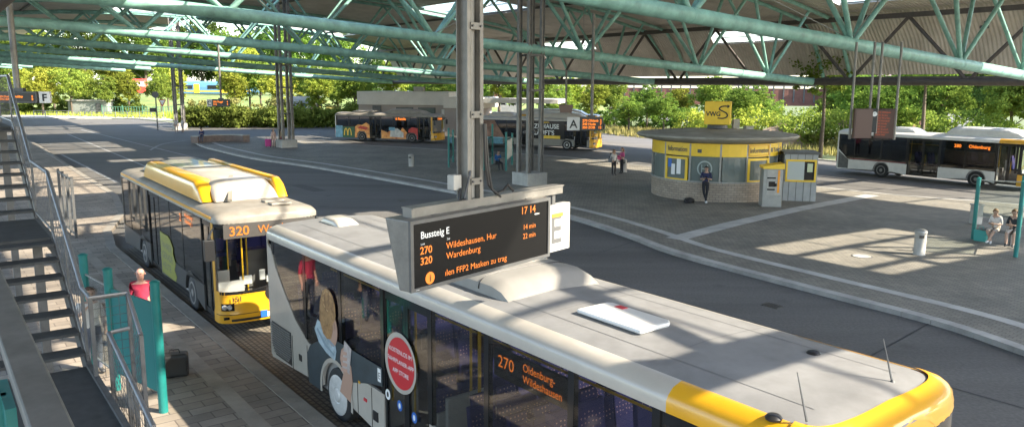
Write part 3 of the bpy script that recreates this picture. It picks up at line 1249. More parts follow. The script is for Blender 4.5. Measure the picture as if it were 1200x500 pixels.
# --- the near bus under the departure board
W270 = 2.55
sw270 = [(.22, 2.68), (.40, 2.60), (.60, 2.25), (1.0, 1.85), (1.5, 1.42), (2.1, 1.12), (2.5, 1.08)]
b270, fp270 = bus('regional_bus', 'cream regional bus with grey roof and yellow front rim under the departure board', (-5.064, 15.462), -.913, 12.42, W270, 2.78, 3.0, 1.08,
                  doors=((5.02, 6.38), (10.6, 11.75)), wheels=(3.28, 9.35), swoop=sw270, breaks=(.45, 2.0, 3.5, 5.0, 6.40, 7.76, 9.35, 10.58), body=M_CREAM, roofm=M_ROOFGREY, frontm=M_YELLOW,
                  rearm=M_CREAM, rimm=M_RIM, frontroof=1.9, zroof=3.11, cantrail=M_CREAM, glass=G_DARK, doorpane=G_DARK, hubcap=True, nose=(.55, 3.6), noseband=.22)
Y = -W270 / 2
g = MB()
for i in range(13):
    z = .48 + i * .048
    g.box((.76 - (.02 if i > 6 else 0), Y - .012, z), (1.02 if i > 3 else 1.02 - (3 - i) * .08, .02, .018))
gr = sidepoly(b270, 'engine_grille', [(.28, .62), (.45, .42), (1.28, .42), (1.28, 1.10), (.28, 1.10)], Y - .003, M_BLACK)
g.build('slats', M_TAUPE, gr)
# advertisement: a person with bun and phone seen from behind (flat print on the side)
SKIN = mat('print_skin', (0.42, 0.26, 0.19), .5)
HAIRP = mat('print_hair', (0.34, 0.19, 0.075), .5, 0, .6, 9, dirt=(.15, .075, .028))
COATP = mat('print_coat', (0.035, 0.05, 0.06), .45, 0, .3, 3)
SCARFP = mat('print_scarf', (0.36, 0.45, 0.50), .5, 0, .4, 6)
ad = sidepoly(b270, 'advert_print', [(2.1, .36), (2.66, .36), (2.70, .75), (2.85, .98), (3.1, 1.12), (3.3, 1.15), (3.75, 1.06), (3.9, .92), (4.6, 1.12), (5.0, 1.2), (5.0, 1.50), (3.4, 1.50), (2.9, 1.42), (2.5, 1.25), (2.2, 1.10), (2.05, .9)], Y - .004, COATP)
sidepoly(b270, 'wheel_arch_trim', [(3.28 + .66 * math.cos(R(a)), .48 + .66 * math.sin(R(a))) for a in range(190, -11, -10)] + [(3.28 + .59 * math.cos(R(a)), .48 + .59 * math.sin(R(a))) for a in range(-10, 191, 10)], Y - .008, M_CREAM)
sidepoly(ad, 'scarf', [(2.45, 1.48), (2.62, 1.28), (2.95, 1.16), (3.28, 1.12), (3.35, 1.3), (3.28, 1.5), (2.95, 1.62), (2.6, 1.7)], Y - .009, SCARFP)
sidepoly(ad, 'face', ell(3.2, 1.66, .22, .30), Y - .012, SKIN)
sidepoly(ad, 'hair', [(2.70, 1.72), (2.74, 2.05), (2.82, 2.20), (2.95, 2.32), (3.12, 2.35), (3.28, 2.28), (3.36, 2.14), (3.38, 1.95), (3.30, 1.8), (3.22, 1.60), (3.16, 1.48), (3.0, 1.44), (2.84, 1.5)], Y - .015, HAIRP)
sidepoly(ad, 'bun', ell(3.08, 2.14, .25, .22), Y - .018, HAIRP)
M_STR = mat('print_hair_light', (.50, .32, .15), .5, 0, .4, 14)
for k in range(9):
    a0_ = 2.78 + k * .055
    MB().xzpanel([(a0_, 1.62 + .02 * k), (a0_ + .012, 1.62 + .02 * k), (a0_ + .05 - .004 * k, 2.02), (3.0 + (a0_ - 3.0) * .5, 2.30), (3.0 + (a0_ - 3.0) * .5 - .014, 2.30), (a0_ + .036 - .004 * k, 2.02)], Y - .0195, -.001).build('hair_strand', M_STR, ad)
for k in range(6):
    an_ = 40 + k * 42
    MB().xzpanel([(3.08 + .20 * math.cos(R(an_ + q)), 2.14 + .19 * math.sin(R(an_ + q))) for q in (0, 12, 24)] + [(3.08 + .17 * math.cos(R(an_ + q)), 2.14 + .16 * math.sin(R(an_ + q))) for q in (24, 12, 0)], Y - .0215, -.001).build('hair_strand', M_STR, ad)
sidepoly(ad, 'ear', ell(3.30, 1.74, .035, .07, 14), Y - .021, SKIN)
sidepoly(ad, 'scarf_fold', [(2.55, 1.5), (2.9, 1.28), (3.25, 1.2), (3.25, 1.24), (2.92, 1.33), (2.6, 1.55)], Y - .013, mat('print_scarf_dark', (.22, .29, .34), .5))
sidepoly(ad, 'scarf_fold', [(2.75, 1.58), (3.0, 1.42), (3.28, 1.36), (3.28, 1.40), (3.02, 1.47), (2.8, 1.62)], Y - .013, MATS['print_scarf_dark'])
for k in range(4):
    sidepoly(ad, 'finger', [(3.54 + k * .012, 1.02 + k * .10), (3.78, 1.06 + k * .10), (3.80, 1.12 + k * .10), (3.55 + k * .012, 1.09 + k * .10)], Y - .022, mat('print_finger', (.48, .30, .23), .5))
sidepoly(ad, 'hand', [(3.46, .62), (3.62, 1.0), (3.5, 1.22), (3.56, 1.40), (3.70, 1.5), (3.78, 1.3), (3.92, 1.2), (3.96, .95), (3.86, .55)], Y - .012, SKIN)
sidepoly(ad, 'phone', [(3.60, 1.10), (3.86, 1.05), (3.96, 1.52), (3.70, 1.60)], Y - .018, mat('print_phone', (.45, .40, .38), .4, 0, .3, 12))
# red sticker on the door
sidedisc(b270, 'round_sticker', 5.55, 1.74, .47, .47, Y + .010, M_CREAM)
rs = sidedisc(b270, 'red_disc', 5.57, 1.74, .40, .40, Y + .006, M_RED)
for i, sline in enumerate(('KOSTENLOS IM', 'FAHRPLANER-APP', 'APP STORE')):
    text('sticker_text', sline, .098, (5.57, Y + .001, 1.88 - i * .16), XA, ZA, M_WTXT, rs, 'CENTER')
for x, z, m_ in ((5.15, 1.12, M_WTXT), (5.52, 1.06, M_BLUE), (5.95, 1.02, M_BLUE)):
    sidedisc(b270, 'pictogram', x, z, .075, .085, Y + .008, m_, 20)
    sidedisc(b270, 'pictogram_symbol', x, z, .03, .045, Y + .004, M_BTXT if m_ is M_WTXT else M_WTXT, 12)
sidepoly(b270, 'door_button', [(4.86, 1.25), (4.96, 1.25), (4.96, 1.47), (4.86, 1.47)], Y - .01, M_WTXT)
text('fleet_letter', 'E', .15, (4.875, Y - .014, 1.30), XA, ZA, M_BTXT, b270)
for x, z, wd, hh, m_ in ((1.72, .72, .12, .12, M_BLACK), (4.75, .62, .16, .16, M_BLACK), (4.4, .78, .10, .05, M_RED), (4.2, 1.02, .06, .04, M_YELLOW)):
    MB().box((x, Y - .004, z), (wd, .02, hh)).build('hatch', m_, b270)
sm_ = MB()
for x in (1.34, 2.05, 4.12, 4.62, 6.9, 8.4):
    sm_.box((x, Y - .002, .7), (.012, .008, .72))
sm_.build('panel_seam', M_BLACK, b270)
# destination display behind the side glass
dsp = MB().box((8.56, Y + .10, 2.44), (1.45, .05, .36)).build('side_display', M_LEDBG, b270)
text('route_number', '270', .22, (7.92, Y + .07, 2.40), XA, ZA, M_LED, dsp)
text('destination', 'Oldenburg-\nWildeshausen', .145, (8.42, Y + .07, 2.48), XA, ZA, M_LED, dsp, sx=.88)
MB().box((6.9, -.55, 2.2), (.9, .05, .22)).build('inner_display', mat('inner_display_red', (.06, .012, .01), .4), b270)
for x, z, a in ((6.6, .95, 0), (7.2, .95, 0)):
    MB().box((x, -.75, z), (.08, .75, 1.1)).build('screen_panel', M_INT, b270, bevel=.02)
MB().tube([(6.95, -.8, .45), (6.95, -.8, 2.7)], .025, 8).build('grab_pole', M_GRAB, b270, True)
# roof equipment
M_ACG = mat('grey_roof_unit', (.235, .222, .20), .5, 0, .15, 1.5)
acu = pod(b270, 4.95, 7.62, -.82, .84, 3.06, 3.31, M_ACG, .40, .35, 'air_conditioner')
for x_ in (5.6, 6.95):
    pts_ = []
    for i in range(25):
        a_ = math.pi * (.02 + .96 * i / 24)
        pts_.append((x_, .01 - .83 * (abs(math.cos(a_)) ** .45) * (1 if math.cos(a_) > 0 else -1), 3.06 + .252 * math.sin(a_) ** .5))
    MB().tube(pts_, .008, 5).build('unit_seam', M_BLACK, acu)
acs = MB()
acs.box((6.28, .2, 3.312), (.9, .8, .016))
ac = acs.build('ac_grille', mat('ac_grille_paint', (.36, .33, .28), .6), b270)
for x in (6.06, 6.50):
    f = MB()
    for rr in (.19, .13, .07):
        f.lathe([(rr, 0), (rr, .02), (rr - .025, .02), (rr - .025, 0)], 20, (x, .2, 3.322))
    for k in range(6):
        a = math.pi * k / 6
        f.bar((x - .19 * math.cos(a), .2 - .19 * math.sin(a), 3.332), (x + .19 * math.cos(a), .2 + .19 * math.sin(a), 3.332), .015, .01)
    f.build('fan', M_BLACK, ac)
hb = MB()
hb.prism([(8.55, -.48), (9.62, -.48), (9.62, .02), (9.55, .10), (8.62, .10), (8.55, .03)], 3.10, 3.16)
hb.build('roof_hatch', M_WHITE, b270, bevel=.04)
MB().box((8.85, .0, 3.163), (.14, .10, .006)).build('hatch_label', M_RED, b270)
pod(b270, .55, 1.5, -.30, .16, 3.07, 3.22, M_CREAM, .3, .2, 'roof_vent')
MB().box((.78, -.07, 3.16), (.05, .32, .09)).build('vent_grille', M_STEELD, b270)
for x, y, h in ((12.0, .45, .40), (12.0, -1.0, .40)):
    a = MB()
    a.lathe([(.035, 0), (.028, .03), (.010, .06)], 12, (x, y, 3.05 if y > 0 else 3.0))
    a.tube([(x, y, 3.08), (x - .12, y, 3.08 + h)], [.012, .005], 6)
    a.build('antenna', M_STEELD, b270)
for x, y in ((11.1, .58), (11.75, -1.1)):
    v_ = MB()
    v_.lathe([(.07, 0), (.075, .02), (.055, .04), (.02, .05)], 20, (x, y, 3.07 if y > 0 else 3.04))
    v_.build('roof_cap', M_BLACK, b270, True)
seam = MB()


def crown(y):
    return 3.11 - .03 * abs(y) / (W270 / 2 - .55) if abs(y) < W270 / 2 - .55 else 3.08 - .03 * (abs(y) - W270 / 2 + .55) / .33


for x in (3.6, 5.2, 8.3, 10.2):
    ys = [-.95, -.72, 0, .72, .95]
    seam.strip([[(x - .008, y, crown(y) + .003) for y in ys], [(x + .008, y, crown(y) + .003) for y in ys]])
for y in (-.72, .72):
    seam.strip([[(.6, y - .006, crown(y) + .004), (11.9, y - .006, crown(y) + .004)], [(.6, y + .006, crown(y) + .004), (11.9, y + .006, crown(y) + .004)]])
seam.build('roof_seam', mat('roof_seam_grey', (.17, .17, .17), .7), b270)

# --- bus 320 with yellow front
b320, fp320 = bus('city_bus', 'dark grey city bus with yellow front numbered 151 showing route 320', (-13.806, 27.035), -.94, 12.0, 2.5, 2.66, 2.86, .98,
                  doors=((4.45, 5.85), (10.55, 11.55)), wheels=(3.35, 9.25), breaks=(.35, 1.5, 3.0, 4.42, 5.9, 7.2, 8.6, 10.5), body=M_DARKBODY, roofm=M_ACBEIGE, frontm=M_YELLOW, rearm=M_TAUPE,
                  cantrail=M_ACBEIGE, trim=M_YELLOW, rimm=M_RIMD, frontroof=0, zroof=2.97)
Y = -1.25
LIME = mat('lime_print', (.20, .20, .02), .5)
dc = sidepoly(b320, 'decal', [(5.95, .40), (7.6, .42), (7.75, .6), (7.5, .74), (7.72, .95), (7.45, 1.18), (7.5, 1.35), (7.2, 1.55), (6.9, 1.62), (6.4, 1.6), (5.95, 1.62)], Y - .004, LIME)
for i, sline in enumerate(('FAHRER', 'GERADE', 'HEUTE')):
    text('decal_text', sline, .28, (6.1, Y - .008, 1.18 - i * .30), XA, ZA, M_DTXT, dc, sx=1.2)
text('side_route', '2', .30, (8.45, Y - .006, 2.28), XA, ZA, M_LED, b320)
text('side_destination', 'Wardenburg\nOldenburg', .15, (9.0, Y - .006, 2.46), XA, ZA, M_LED, b320)
MB().box((5.9, -1.256, 2.76), (11.2, .012, .07)).build('yellow_line', M_YELLOW, b320)
MB().box((5.9, 1.256, 2.76), (11.2, .012, .07)).build('yellow_line', M_YELLOW, b320)
pl_ = pod(b320, 3.1, 10.3, -.80, .80, 2.95, 3.46, M_CREAM, .7, .5, 'gas_tank_pod')
pod(b320, 3.2, 10.1, -1.08, -.52, 2.94, 3.44, M_YELLOW, .9, .4, 'tank_cover')
pod(b320, 3.2, 10.2, .80, 1.08, 2.94, 3.44, M_YELLOW, .5, .4, 'tank_cover')
pod(b320, 1.2, 2.7, -.7, .5, 2.95, 3.22, M_ACBEIGE, .3, .3, 'air_conditioner')
MB().box((6.6, 0, 3.475), (.10, 1.3, .02)).build('pod_seam', M_BLACK, pl_)
for y in (-.1,):
    MB().bar((9.3, y, 3.47), (10.5, y - .4, 3.0), .10, .06).build('pod_rib', M_ACBEIGE, pl_)
for x in (11.0, 11.5):
    MB().box((x, .4, 2.99), (.3, .5, .06)).build('roof_box', M_ACBEIGE, b320, bevel=.02)
dp = MB().box((12.006, -.02, 2.50), (.02, 2.2, .34)).build('destination_display', mat('display_grey', (.06, .055, .05), .4), b320)
text('route_number', '320', .30, (12.025, -1.0, 2.40), (0, 1, 0), ZA, M_LED, dp, sx=1.05, bold=.004)
text('destination', 'Wardenburg', .26, (12.025, -.33, 2.41), (0, 1, 0), ZA, M_LED, dp)
MB().strip([[fp320(R(a), .008)[0:2] + (z,) for a in range(-70, 71, 10)] for z in (.985, 1.06)]).build('grille_band', M_BLKGLOSS, b320, True)
MB().strip([[fp320(R(a), .026)[0:2] + (z,) for a in range(-84, 85, 12)] for z in (.50, .515)]).build('bumper_seam', M_BLACK, b320)
MB().strip([[fp320(R(a), .024)[0:2] + (z,) for a in range(-40, 41, 10)] for z in (.34, .40)]).build('air_intake', M_BLACK, b320)
for y, z, dy, dz in ((-.55, 1.22, .30, .22), (.15, 1.18, .42, .16), (-.15, 1.30, .14, .26)):
    MB().box((11.62, y, z), (.05, dy, dz)).build('cab_item', M_WTXT, b320, bevel=.02)
MB().tube([(10.3, -.1, .5), (10.3, -.1, 2.5)], .022, 8).build('grab_pole', M_GRAB, b320, True)
text('fleet_number', '151', .17, (11.985, -1.02, .82), (.12, 1, 0), ZA, M_BTXT, b320, bold=.003)
MB().box((12.015, .0, .42), (.02, .52, .12)).build('number_plate', M_WTXT, b320)
MB().box((12.022, .55, .68), (.01, .22, .26)).build('front_sticker', M_WTXT, b320)
MB().box((12.03, .55, .73), (.01, .15, .12)).build('sticker_emblem', M_RED, b320)
MB().box((12.025, -.28, .44), (.02, .16, .16)).build('wheelchair_sign', M_BLUE, b320)
MB().lathe([(.07, 0), (.07, .01)], 16).build('badge', M_LAMP, b320, loc=(12.03, .02, 1.1)).rotation_euler = (0, math.pi / 2, 0)
MB().lathe([(.25, 0), (.24, .02), (.05, .02)], 20).build('front_lamp_pod', M_BLACK, b320, loc=(11.99, .02, .95)).rotation_euler = (0, math.pi / 2, 0)

# --- white bus at the right
bR, fpR = bus('white_bus', 'white city bus with yellow front corner standing in the sunny lane at the right', (22.556, 53.962), -.957, 12.1, 2.55, 2.72, 2.92, 1.02,
              doors=((5.05, 7.05), (10.35, 11.65)), wheels=(3.35, 9.3), swoop=[(.22, 1.7), (.9, 1.08), (1.0, 1.02)], breaks=(.3, 1.4, 3.3, 5.0, 7.1, 8.6, 10.3), body=M_WHITE, frontm=M_YELLOW, roofm=M_WHITE, rimm=M_RIMD,
              frontroof=1.7, group='buses waiting at the station', doorpane=G_DARK)
Y = -1.275
sidepoly(bR, 'engine_grille', [(.25, .4), (1.0, .4), (1.0, 1.0), (.25, 1.55)], Y - .004, M_STEELD)
pod(bR, 7.0, 11.6, -.8, .8, 3.02, 3.55, M_WHITE, 1.0, .6, 'roof_pod')
pod(bR, 2.6, 5.2, -.7, .7, 3.02, 3.34, M_WHITE, .6, .4, 'air_conditioner')
sidepoly(bR, 'red_line', [(1.1, 1.06), (5.0, 1.06), (5.0, 1.10), (1.1, 1.10)], Y - .004, mat('red_stripe', (.25, .03, .04), .4))
text('side_route', '280', .28, (7.9, Y - .008, 2.32), XA, ZA, M_LED, bR, bold=.004)
text('side_destination', 'Oldenburg', .28, (8.75, Y - .008, 2.32), XA, ZA, M_LED, bR, bold=.004)

# --- bus in the far lane with food prints
bM, fpM = bus('printed_bus', 'grey and yellow city bus covered with burger prints in the far lane', (-19.093, 83.278), -.35, 12.0, 2.5, 2.66, 2.86, .95,
              doors=((4.35, 5.6), (9.95, 11.3)), wheels=(3.35, 9.25), breaks=(.35, 1.8, 3.1, 4.3, 5.65, 7.1, 9.9), body=M_DARKBODY, roofm=M_ACBEIGE, cantrail=M_ACBEIGE, frontm=M_YELLOW, trim=M_YELLOW, rimm=M_RIMD, doorpane=G_DARK, rearm=M_WHITE)
Y = -1.25
ORG = mat('print_orange', (.75, .34, .08), .5, 0, .75, 2.6, dirt=(.45, .10, .03))
REDP = mat('print_red', (.50, .03, .02), .5, 0, .3, 4)
LBL = mat('print_lightblue', (.16, .36, .48), .5, 0, .4, 3)
GRN = mat('print_green', (.02, .09, .035), .5)
WHP = mat('print_white', (.55, .52, .48), .5, 0, .4, 3)
sidepoly(bM, 'print_panel', [(.15, .36), (1.0, .36), (1.0, 1.6), (.15, 1.6)], Y - .004, LBL)
gp = sidepoly(bM, 'print_panel', [(1.0, .36), (2.5, .36), (2.5, 1.5), (1.0, 1.5)], Y - .005, GRN)
arch = []
for cx in (1.42, 1.86):
    arch.append([(cx + .26 * math.cos(R(a)), .58 + .78 * math.sin(R(a))) for a in range(180, -1, -15)] + [(cx + .15 * math.cos(R(a)), .58 + .66 * math.sin(R(a))) for a in range(0, 181, 15)])
for pts in arch:
    sidepoly(gp, 'arch_letter', pts, Y - .009, M_KYEL)


def wheelarch_print(pts, wx, r=.6):
    return pts


sidepoly(bM, 'burger_print', [(2.5, .36), (2.77, .36), (2.80, .8), (3.05, 1.05), (3.65, 1.05), (3.9, .8), (3.95, .36), (4.3, .36), (4.3, 1.75), (3.9, 1.98), (3.4, 1.7), (2.9, 1.75), (2.55, 1.5)], Y - .006, ORG)
sidepoly(bM, 'sauce_print', [(2.9, 1.35), (3.9, 1.2), (4.1, 1.45), (3.2, 1.62)], Y - .009, REDP)
sidepoly(bM, 'burger_print', [(5.7, .36), (8.6, .36), (8.6, .8), (8.75, 1.0), (8.2, 1.55), (7.8, 1.0), (7.0, 1.3), (6.4, 1.0), (5.7, 1.25)], Y - .006, ORG)
sidepoly(bM, 'menu_print', [(6.7, .55), (8.3, .5), (8.3, 1.0), (7.6, 1.45), (6.8, 1.4)], Y - .009, WHP)
sidepoly(bM, 'menu_print', [(6.6, 1.2), (7.3, 1.2), (7.3, 1.55), (6.6, 1.55)], Y - .012, LBL)
sidepoly(bM, 'sauce_print', [(9.86, .36), (9.94, .36), (9.94, 1.5), (9.3, 1.6), (8.9, 1.35), (8.85, 1.05), (9.55, 1.02), (9.84, .75)], Y - .012, REDP)
dd_ = sidepoly(bM, 'side_display', [(7.3, 2.28), (9.1, 2.28), (9.1, 2.6), (7.3, 2.6)], Y - .004, M_LEDBG)
text('side_destination', '6 Famila', .36, (7.4, Y - .012, 2.31), XA, ZA, M_LED, dd_, bold=.012)
pod(bM, 6.0, 10.6, -.9, .9, 2.95, 3.4, M_ACBEIGE, 1.4, .6, 'gas_tank_pod')
pod(bM, 1.6, 4.6, -.7, .7, 2.95, 3.2, M_ACBEIGE, .4, .6, 'air_conditioner')
dp = MB().box((12.01, 0, 2.5), (.02, 2.0, .28)).build('destination_display', M_LEDBG, bM)
text('destination', '6 Famila', .30, (12.03, -.8, 2.40), (0, 1, 0), ZA, M_LED, dp, bold=.008)

# --- second bus in the far lane behind the pillar
wz = at(664, 176.0)
hB = -.42
rr_ = Vector((wz.x, wz.y, 0)) - Vector((math.cos(hB), math.sin(hB), 0)) * 9.25
bB, fpB = bus('slogan_bus', 'taupe and black city bus with white slogan behind the clustered column', (rr_.x, rr_.y), hB, 12.0, 2.5, 2.66, 2.86, .98,
              doors=((4.4, 5.7), (10.0, 11.2)), wheels=(3.35, 9.25), breaks=(.35, 1.8, 3.1, 4.35, 5.75, 7.1, 9.9), body=M_TAUPE, roofm=M_CREAM, cantrail=M_CREAM, frontm=M_YELLOW, trim=M_YELLOW, rimm=M_RIM)
Y = -1.25
pod(bB, 5.2, 10.6, -.95, .95, 2.95, 3.5, M_CREAM, 1.4, .6, 'gas_tank_pod')
pod(bB, .8, 3.6, -.75, .75, 2.95, 3.36, M_CREAM, .5, .5, 'air_conditioner')
sp = sidepoly(bB, 'slogan_panel', [(5.85, 1.0), (9.0, 1.0), (9.0, 2.62), (5.85, 2.62)], Y - .004, M_BLKGLOSS)
text('slogan', 'ZUHAUSE\nL\u00c4UFT\'S', .60, (5.95, Y - .010, 1.95), XA, ZA, M_WTXT, sp, sx=.95, bold=.012)
sidepoly(sp, 'yellow_button', [(6.9, 1.02), (8.6, 1.02), (8.6, 1.30), (6.9, 1.30)], Y - .008, M_KYEL)
text('slogan_line', 'www.', .25, (6.9, Y - .008, 2.45), XA, ZA, M_KYEL, sp, bold=.006)
sidepoly(bB, 'print_panel', [(.3, 1.0), (2.9, 1.0), (1.8, 2.6), (.3, 2.6)], Y - .004, mat('print_brown', (.22, .11, .07), .5, 0, .7, 1.5))
sidepoly(bB, 'print_panel', [(.3, .36), (2.7, .36), (2.7, 1.0), (.3, 1.0)], Y - .005, LBL)
# --- third bus behind it, only roof and front corner in view
p3 = aty(700, 160, 80)
rr_ = Vector((p3.x, p3.y, 0)) + Vector((math.cos(-.30), math.sin(-.30), 0)) * (-12.0)
bC, fpC = bus('parked_bus', 'cream roofed city bus half hidden behind the slogan bus', (rr_.x, rr_.y), -.30, 12.0, 2.5, 2.66, 2.86, .98, doors=((4.4, 5.7), (10.0, 11.2)), wheels=(3.35, 9.25),
              breaks=(.35, 1.8, 3.1, 4.35, 5.75, 7.1, 9.9), body=M_TAUPE, roofm=M_CREAM, cantrail=M_YELLOW, frontm=M_YELLOW, trim=M_YELLOW, seats=False)
pod(bC, 3.4, 10.6, -.95, .95, 2.95, 3.5, M_CREAM, 1.4, .6, 'gas_tank_pod')


# ------------------------------------------------------------------ information kiosk
KC = Vector((11.0, 41.9, 0.12))
KR = 3.35
kio = thing('information_kiosk', 'round ticket kiosk with yellow fascia, brick base and flat overhanging roof', 'kiosk', KC)


def arcpanel(a0, a1, z0, z1, r, th=.05, n=None):
    n = n or max(2, int(abs(a1 - a0) / 5))
    mb = MB()
    rows = []
    for rr, zz in ((r, z0), (r, z1), (r - th, z1), (r - th, z0)):
        rows.append([(rr * math.cos(R(a0 + (a1 - a0) * i / n)), rr * math.sin(R(a0 + (a1 - a0) * i / n)), zz) for i in range(n + 1)])
    rows.append(rows[0])
    mb.strip(rows)
    for k in (0, n):
        mb.add([rows[j][k] for j in range(4)], [(0, 1, 2, 3)])
    return mb


MB().lathe([(KR, 0), (KR, .95), (KR - .15, .96)], 64).build('base_wall', 'kiosk_brick', kio)
# unwrap the brick round the base by using object angle coordinates
bm_ = MATS['kiosk_brick'].node_tree
mp_ = [n for n in bm_.nodes if n.type == 'MAPPING'][0]
tcn = [n for n in bm_.nodes if n.type == 'TEX_COORD'][0]
sep = bm_.nodes.new('ShaderNodeSeparateXYZ')
a2 = bm_.nodes.new('ShaderNodeMath')
a2.operation = 'ARCTAN2'
ml = bm_.nodes.new('ShaderNodeMath')
ml.operation = 'MULTIPLY'
ml.inputs[1].default_value = KR
cmb = bm_.nodes.new('ShaderNodeCombineXYZ')
bm_.links.new(tcn.outputs['Object'], sep.inputs[0])
bm_.links.new(sep.outputs['Y'], a2.inputs[0])
bm_.links.new(sep.outputs['X'], a2.inputs[1])
bm_.links.new(a2.outputs[0], ml.inputs[0])
bm_.links.new(ml.outputs[0], cmb.inputs['X'])
bm_.links.new(sep.outputs['Z'], cmb.inputs['Y'])
bm_.links.new(cmb.outputs[0], mp_.inputs['Vector'])
MB().lathe([(KR + .06, .96), (KR + .06, 1.03), (KR - .1, 1.03)], 64).build('sill', M_LIGHTST, kio)
MB().lathe([(KR - .35, 1.0), (KR - .35, 2.3)], 48).build('inner_wall', mat('kiosk_inside', (.16, .18, .17), .8, 0, .3, 1.2), kio)
# glazing and frames round the drum
spans = [(-185, -153), (-127, -100), (-99, -77.5), (-52, -36), (-20, 60), (60, 110), (110, 175)]
for a0, a1 in spans:
    arcpanel(a0 + .6, a1 - .6, 1.03, 2.28, KR - .02, .02).build('glass_panel', G_KIOSK, kio)
for a in (-186, -153, -126, -100, -77, -52.5, -36, -20, 60, 110):
    MB().box((KR * math.cos(R(a)), KR * math.sin(R(a)), 1.97), (.06, .09, 1.9), R(a)).build('mullion', M_LIGHTST, kio)


def framed(a0, a1, z0, z1, nm, paper=True):
    f = MB()
    for aa in ((a0, a0 + 2.2), (a1 - 2.2, a1)):
        p = arcpanel(aa[0], aa[1], z0, z1, KR + .05, .1, 1)
        f.add(p.v, p.f)
    for zz in ((z0, z0 + .12), (z1 - .12, z1)):
        p = arcpanel(a0 + 2.2, a1 - 2.2, zz[0], zz[1], KR + .05, .1, 4)
        f.add(p.v, p.f)
    fo = f.build(nm, M_KYEL, kio)
    arcpanel(a0 + 2.2, a1 - 2.2, z0 + .12, z1 - .12, KR, .02, 4).build('pane', G_KIOSK, fo)
    if paper:
        for k, (da, zc, hh, mm) in enumerate(((5, 1.9, .5, M_BLUE), (9, 1.55, .55, M_WTXT), (15, 1.75, .85, M_WTXT), (20, 1.7, .9, M_WTXT))):
            if a0 + da + 2 < a1 - 2.4:
                arcpanel(a0 + da - 2, a0 + da + 2.2, zc - hh / 2, zc + hh / 2, KR + .012, .006, 1).build('poster', mm, fo)
    return fo


framed(-152, -128, .98, 2.22, 'display_window')
framed(-76.5, -53, .98, 2.22, 'service_window', False)
arcpanel(-186, -126.3, 2.29, 2.93, KR + .03, .08).build('fascia', M_KYEL, kio)
fa2 = arcpanel(-125.7, -77.3, 2.29, 2.93, KR + .03, .08).build('fascia', M_KYEL, kio)
fa3 = arcpanel(-76.7, -52.7, 2.29, 2.93, KR + .03, .08).build('fascia', M_KYEL, kio)
fa4 = arcpanel(-52.1, 20, 2.29, 2.93, KR + .03, .08).build('fascia', M_KYEL, kio)
arcpanel(20.5, 173, 2.29, 2.93, KR + .03, .08).build('fascia', M_KYEL, kio)


def arctext(s, ac, z, size, m, parent, span):
    """lettering bent round the drum"""
    o = text('fascia_text', s, size, (0, 0, 0), (1, 0, 0), (0, 1, 0), m, parent, 'CENTER', bold=.006)
    wdt = max(v.co.x for v in o.data.vertices) - min(v.co.x for v in o.data.vertices)
    sc = R(span) * KR / wdt
    for v in o.data.vertices:
        a = R(ac) + v.co.x * sc / KR
        v.co = Vector(((KR + .045) * math.cos(a), (KR + .045) * math.sin(a), z + v.co.y))
    return o


arctext('Information', -139, 2.50, .36, M_DTXT, fa2, 20)
arctext('Information', -64.7, 2.50, .34, M_DTXT, fa3, 20)
arctext('Tickets', -40, 2.50, .32, M_DTXT, fa4, 14)
arcpanel(-119.5, -116, 2.47, 2.65, KR + .04, .01, 1).build('bus_symbol', M_DTXT, fa2)
for a in (-49.5, -30):
    arcpanel(a - 1.2, a + 1.2, 2.50, 2.72, KR + .04, .01, 1).build('ticket_symbol', M_DTXT, fa4)
fb = MB()
for aa in ((-76.4, -75), (-54.4, -53)):
    p = arcpanel(aa[0], aa[1], 2.36, 2.88, KR + .05, .03, 1)
    fb.add(p.v, p.f)
for zz in ((2.34, 2.39), (2.84, 2.89)):
    p = arcpanel(-76.4, -53, zz[0], zz[1], KR + .05, .03, 5)
    fb.add(p.v, p.f)
fb.build('fascia_frame', mat('amber_frame', (.62, .33, .02), .5), fa3)
MB().lathe([(KR - .2, 2.94), (KR + .15, 2.96), (4.15, 3.12), (4.25, 3.22), (4.18, 3.30), (2.6, 3.44), (.9, 3.52), (.01, 3.53)], 72).build('roof', mat('kiosk_roof', (.32, .295, .25), .75, 0, .35, .9, dirt=(.21, .20, .16)), kio, True)
rv = MB().box((1.2, .6, 3.72), (.35, .3, .6)).build('roof_vent', M_CONC, kio, bevel=.02)
MB().box((2.0, .9, 3.48), (.4, .5, .3)).build('roof_box', M_CONC, kio)
# pale disc logo etched in the glass: a plain ring with an H-like mark
lg = MB()
ring = [( -113 + 6.5 * math.cos(2 * math.pi * k / 28), 1.68 + .40 * math.sin(2 * math.pi * k / 28)) for k in range(29)]
ring2 = [( -113 + 5.3 * math.cos(2 * math.pi * k / 28), 1.68 + .33 * math.sin(2 * math.pi * k / 28)) for k in range(29)]
rowA = [((KR + .004) * math.cos(R(a)), (KR + .004) * math.sin(R(a)), z) for a, z in ring]
rowB = [((KR + .004) * math.cos(R(a)), (KR + .004) * math.sin(R(a)), z) for a, z in ring2]
lg.strip([rowA, rowB])
M_ETCH = mat('etched_glass', (.33, .38, .36), .6)
lo_ = lg.build('window_logo', M_ETCH, kio)
for a, wd, z0, z1 in ((-115.5, .8, 1.48, 1.88), (-110.5, .8, 1.48, 1.88)):
    arcpanel(a - wd / 2, a + wd / 2, z0, z1, KR + .006, .004, 1).build('logo_stroke', M_ETCH, lo_)
arcpanel(-115.1, -110.9, 1.64, 1.72, KR + .007, .004, 2).build('logo_stroke', M_ETCH, lo_)

